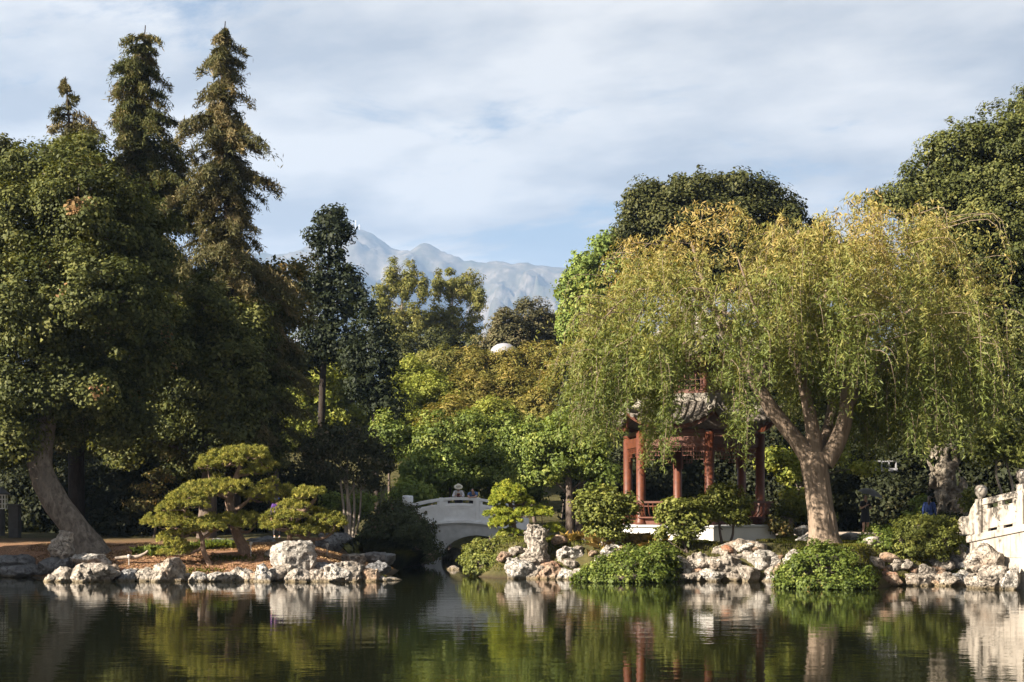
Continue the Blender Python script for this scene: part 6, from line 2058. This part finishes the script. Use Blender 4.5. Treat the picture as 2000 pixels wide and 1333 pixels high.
J.update(pelvis=(0, 0.14, 0.93), chest=(0.02, -0.10, 1.20), neck=(0.02, -0.25, 1.31), head=(0.0, -0.38, 1.38), face=Vector((0, -0.55, -0.83)).normalized(), sh_l=(0.19, -0.14, 1.27), sh_r=(-0.17, -0.16, 1.26),
         el_l=(0.14, -0.38, 1.10), el_r=(-0.20, -0.36, 1.10), wr_l=(-0.05, -0.60, 1.08), wr_r=(-0.14, -0.60, 1.08), hip_l=(0.09, 0.14, 0.88), hip_r=(-0.09, 0.14, 0.88))
person((bx(923), BD + 0.46, crest(bx(923)) - 1.06), 0, 'person in a blue shirt bending over the bridge rail with both arms on it', J, 'cloth_blue', 'cloth_black', 'cloth_grey', hair=2, sleeve=0.6)
# umbrella walker
UD = 60.5
ux, uy = at(1690, HOR, UD)[:2]
J = stand()
J.update(el_l=(0.24, -0.04, 1.10), wr_l=(0.13, -0.24, 1.16), el_r=(-0.25, -0.03, 1.10), wr_r=(-0.06, -0.22, 1.24), head=(0.0, -0.03, 1.59), face=(0, -1, 0), an_r=(-0.12, -0.04, 0.08), kn_r=(-0.11, -0.08, 0.49))
uroot = person((ux, uy, gz(ux, uy) + 0.045), 0.25, 'person in a black dress carrying an open umbrella on the path', J, 'cloth_black', 'cloth_black', 'cloth_grey', hair=3, sleeve=0.6, skirt=-0.42)
um = empty('umbrella', (ux - 0.04, uy - 0.26, gz(ux, uy) + 1.24), 'dark grey open umbrella tilted over the person on the path', 'umbrella')
um.rotation_euler = (D2R(8), D2R(16), 0)
mb = MB()
n, P, F = 8, [], []
rings = [(0.02, 0.0), (0.16, -0.02), (0.32, -0.075), (0.46, -0.16), (0.55, -0.25)]
for j, (r_, z_) in enumerate(rings):
    for i in range(n * 4):
        a = 2 * math.pi * i / (n * 4)
        sc_ = 1 - 0.05 * abs(math.sin(a * n / 2)) * (r_ / 0.55)
        P.append((r_ * sc_ * math.cos(a), r_ * sc_ * math.sin(a), 0.78 + z_ + 0.03 * abs(math.sin(a * n / 2)) * (r_ / 0.55)))
for j in range(len(rings) - 1):
    for i in range(n * 4):
        F.append((j * n * 4 + i, (j + 1) * n * 4 + i, (j + 1) * n * 4 + (i + 1) % (n * 4), j * n * 4 + (i + 1) % (n * 4)))
mb.add(P, F)
o = mb.build('canopy', MATS['umbrella_cloth'], um, smooth=True)
o.location = (0, 0, 0)
mb = MB()
mb.tube([(0, 0, -0.10), (0, 0, 0.84)], 0.008, 8)
for i in range(8):
    a = 2 * math.pi * i / 8
    mb.tube([(0, 0, 0.77)] + [(r_ * math.cos(a), r_ * math.sin(a), 0.77 + z_) for r_, z_ in rings[1:]], 0.004, 5)
o = mb.build('shaft', MATS['lamp_metal'], um)
o.location = (0, 0, 0)
mb = MB()
mb.tube([(0, 0, -0.24), (0, 0, -0.08)], 0.016, 8)
o = mb.build('handle', MATS['cloth_black'], um)
o.location = (0, 0, 0)
# walker in blue by the tall stone
qx, qy = at(1815, HOR, 55.6)[:2]
J = stand()
person((qx, qy, gz(qx, qy)), D2R(150), 'person in a blue top with long dark hair walking away beside the tall eroded stone', J, 'cloth_royal', 'cloth_royal', 'cloth_black', hair=4, skirt=-0.4)
qx, qy = at(541, HOR, 59.5)[:2]
person((qx, qy, gz(qx, qy) - 0.02), D2R(20), 'person in purple with a blue cap half hidden behind the pines', stand(), 'cloth_purple', 'cloth_black', 'cloth_grey', hair=2, hat='cap')

# ------------------------------------------------------------------ small things
def path_light(px, d, h, label, head='cup', mat='lamp_metal'):
    x, y = at(px, HOR, d)[:2]
    z = gz(x, y)
    r = empty('garden_light', (x, y, z), label, 'garden light', 'garden path lights')
    mb = MB()
    mb.tube([(x, y, z - 0.05), (x, y, z + h - 0.08)], 0.016, 8)
    mb.build('stake', MATS[mat], r)
    mb = MB()
    if head == 'cup':
        mb.lathe((x, y, z + h - 0.09), [(0.02, 0), (0.05, 0.02), (0.065, 0.10), (0.055, 0.13), (0.02, 0.14)], 12)
    else:
        mb.lathe((x, y, z + h - 0.09), [(0.02, 0), (0.03, 0.05), (0.13, 0.06), (0.11, 0.09), (0.03, 0.13)], 12)
    mb.build('lamp_head', MATS[mat], r)


path_light(490, 50.6, 0.47, 'slim garden light by the trunk of the tall pine')
path_light(252, 49.6, 0.32, 'small garden light stake on the left mulch')
path_light(639, 52.5, 0.42, 'garden light stake right of the white block')
path_light(1568, 53.0, 0.50, 'garden light with flat cap left of the willow trunk', 'cap')

x, y = at(29, HOR, 60)[:2]
z = gz(x, y)
r = empty('stone_post', (x, y, z - 0.1), 'grey square stone post at the left edge behind the trees', 'post')
mb = MB(); mb.box((x, y, z + 0.62), (0.42, 0.42, 1.44)); mb.build('shaft', MATS['grey_post'], r, bevel=0.02)
mb = MB(); mb.box((x, y, z + 1.38), (0.52, 0.52, 0.08)); mb.build('cap', MATS['grey_post'], r, bevel=0.02)
x, y = at(4, HOR, 61)[:2]
r = empty('garden_lantern', (x, y, z + 1.2), 'white latticed lantern like window beside the grey post', 'lantern')
mb = MB()
for zz_ in (1.22, 1.42, 1.62, 1.80):
    mb.box((x, y, z + zz_), (0.40, 0.30, 0.04))
for dx in (-0.18, -0.06, 0.06, 0.18):
    for dy in (-0.13, 0.13):
        mb.box((x + dx, y + dy, z + 1.5), (0.03, 0.03, 0.62))
mb.build('lattice', MATS['white_paint'], r)
mb = MB(); mb.lathe((x, y, z + 1.82), [(0.34, 0), (0.30, 0.06), (0.12, 0.22), (0.03, 0.34)], 12); mb.build('roof', MATS['grey_post'], r)
mb = MB(); mb.lathe((x, y, z - 0.1), [(0.16, 0), (0.12, 0.3), (0.12, 1.3)], 12); mb.build('pedestal', MATS['grey_post'], r)

# white rail far back right
x, y = at(1722, HOR, 70.0)[:2]
z = at(0, 918, 70.0)[2]
r = empty('white_railing', (x, y, z - 2.2), 'short white railing glimpsed in the shade above the umbrella', 'railing')
mb = MB()
mb.box((x, y, z), (1.5, 0.3, 0.16)); mb.box((x, y, z + 0.42), (1.5, 0.10, 0.07))
for i in range(5):
    mb.box((x - 0.7 + i * 0.35, y, z + 0.24), (0.06, 0.08, 0.34))
mb.build('balustrade', MATS['dome_white'], r)
mb = MB(); [mb.box((x + dx, y + 0.05, z - 1.2), (0.10, 0.12, 2.2)) for dx in (-0.6, 0.6)]; mb.build('support', MATS['dark_bark'], r)

# pale rounded roof above the slope
x, y = at(984, HOR, 113)[:2]
zt = at(0, 671, 113)[2]
r = empty('round_roofed_hut', (x, y, gz(x, y)), 'pale rounded roof showing above the golden hillside bushes', 'hut')
mb = MB()
mb.lathe((x, y, zt - 0.75), [(1.12, -0.06), (1.10, 0.0), (1.02, 0.26), (0.84, 0.48), (0.55, 0.66), (0.25, 0.74), (0.03, 0.76)], 28)
mb.build('roof', MATS['dome_white'], r, smooth=True)
mb = MB(); mb.lathe((x, y, gz(x, y) - 0.3), [(0.95, 0), (0.95, zt - 0.8 - gz(x, y) + 0.28)], 24); mb.build('wall', MATS['grey_post'], r, smooth=True)

# masts on the summit
for i, (px, h, lab) in enumerate([(684, 26, 'left of three tiny masts on the mountain summit'), (690, 38, 'middle and tallest of three tiny masts on the mountain summit'), (697, 24, 'right of three tiny masts on the mountain summit')]):
    x = (px - 1000) / FPX * DM
    ys_ = np.arange(6500, 7300, 20.0)
    hs = mountain(np.full(len(ys_), x), ys_)
    j = int(np.argmax(hs / ys_))
    mb = MB()
    mb.tube([(x, ys_[j], hs[j] - 10), (x, ys_[j], hs[j] + h)], [4.5, 2.5], 6)
    for a in (0.5, 0.8):
        mb.ball((x, ys_[j], hs[j] + h * a), (5, 5, 4), 8, 6)
    tag(mb.build('radio_mast', MATS['lamp_metal']), lab, 'mast', 'masts on the summit')

# driftwood like fallen branch on the mulch
c0 = [(225, 1091, 5), (245, 1089, 6), (268, 1088, 6), (282, 1082, 4), (289, 1076, 3)]
ch = chain_px(c0, 49.7)
ch = [(x, y, max(z, gz(x, y) + 0.05), r * 1.3) for x, y, z, r in ch]
V, F = tube_arrays(spline(np.array(ch), 5)[:, :3], spline(np.array(ch), 5)[:, 3], 8, 0.1, 3)
tag(link_mesh('fallen_branch', raw_mesh('fallen_branch', V, F, True), MATS['pale_bark']), 'pale bare branch lying on the mulch at the left', 'branch')
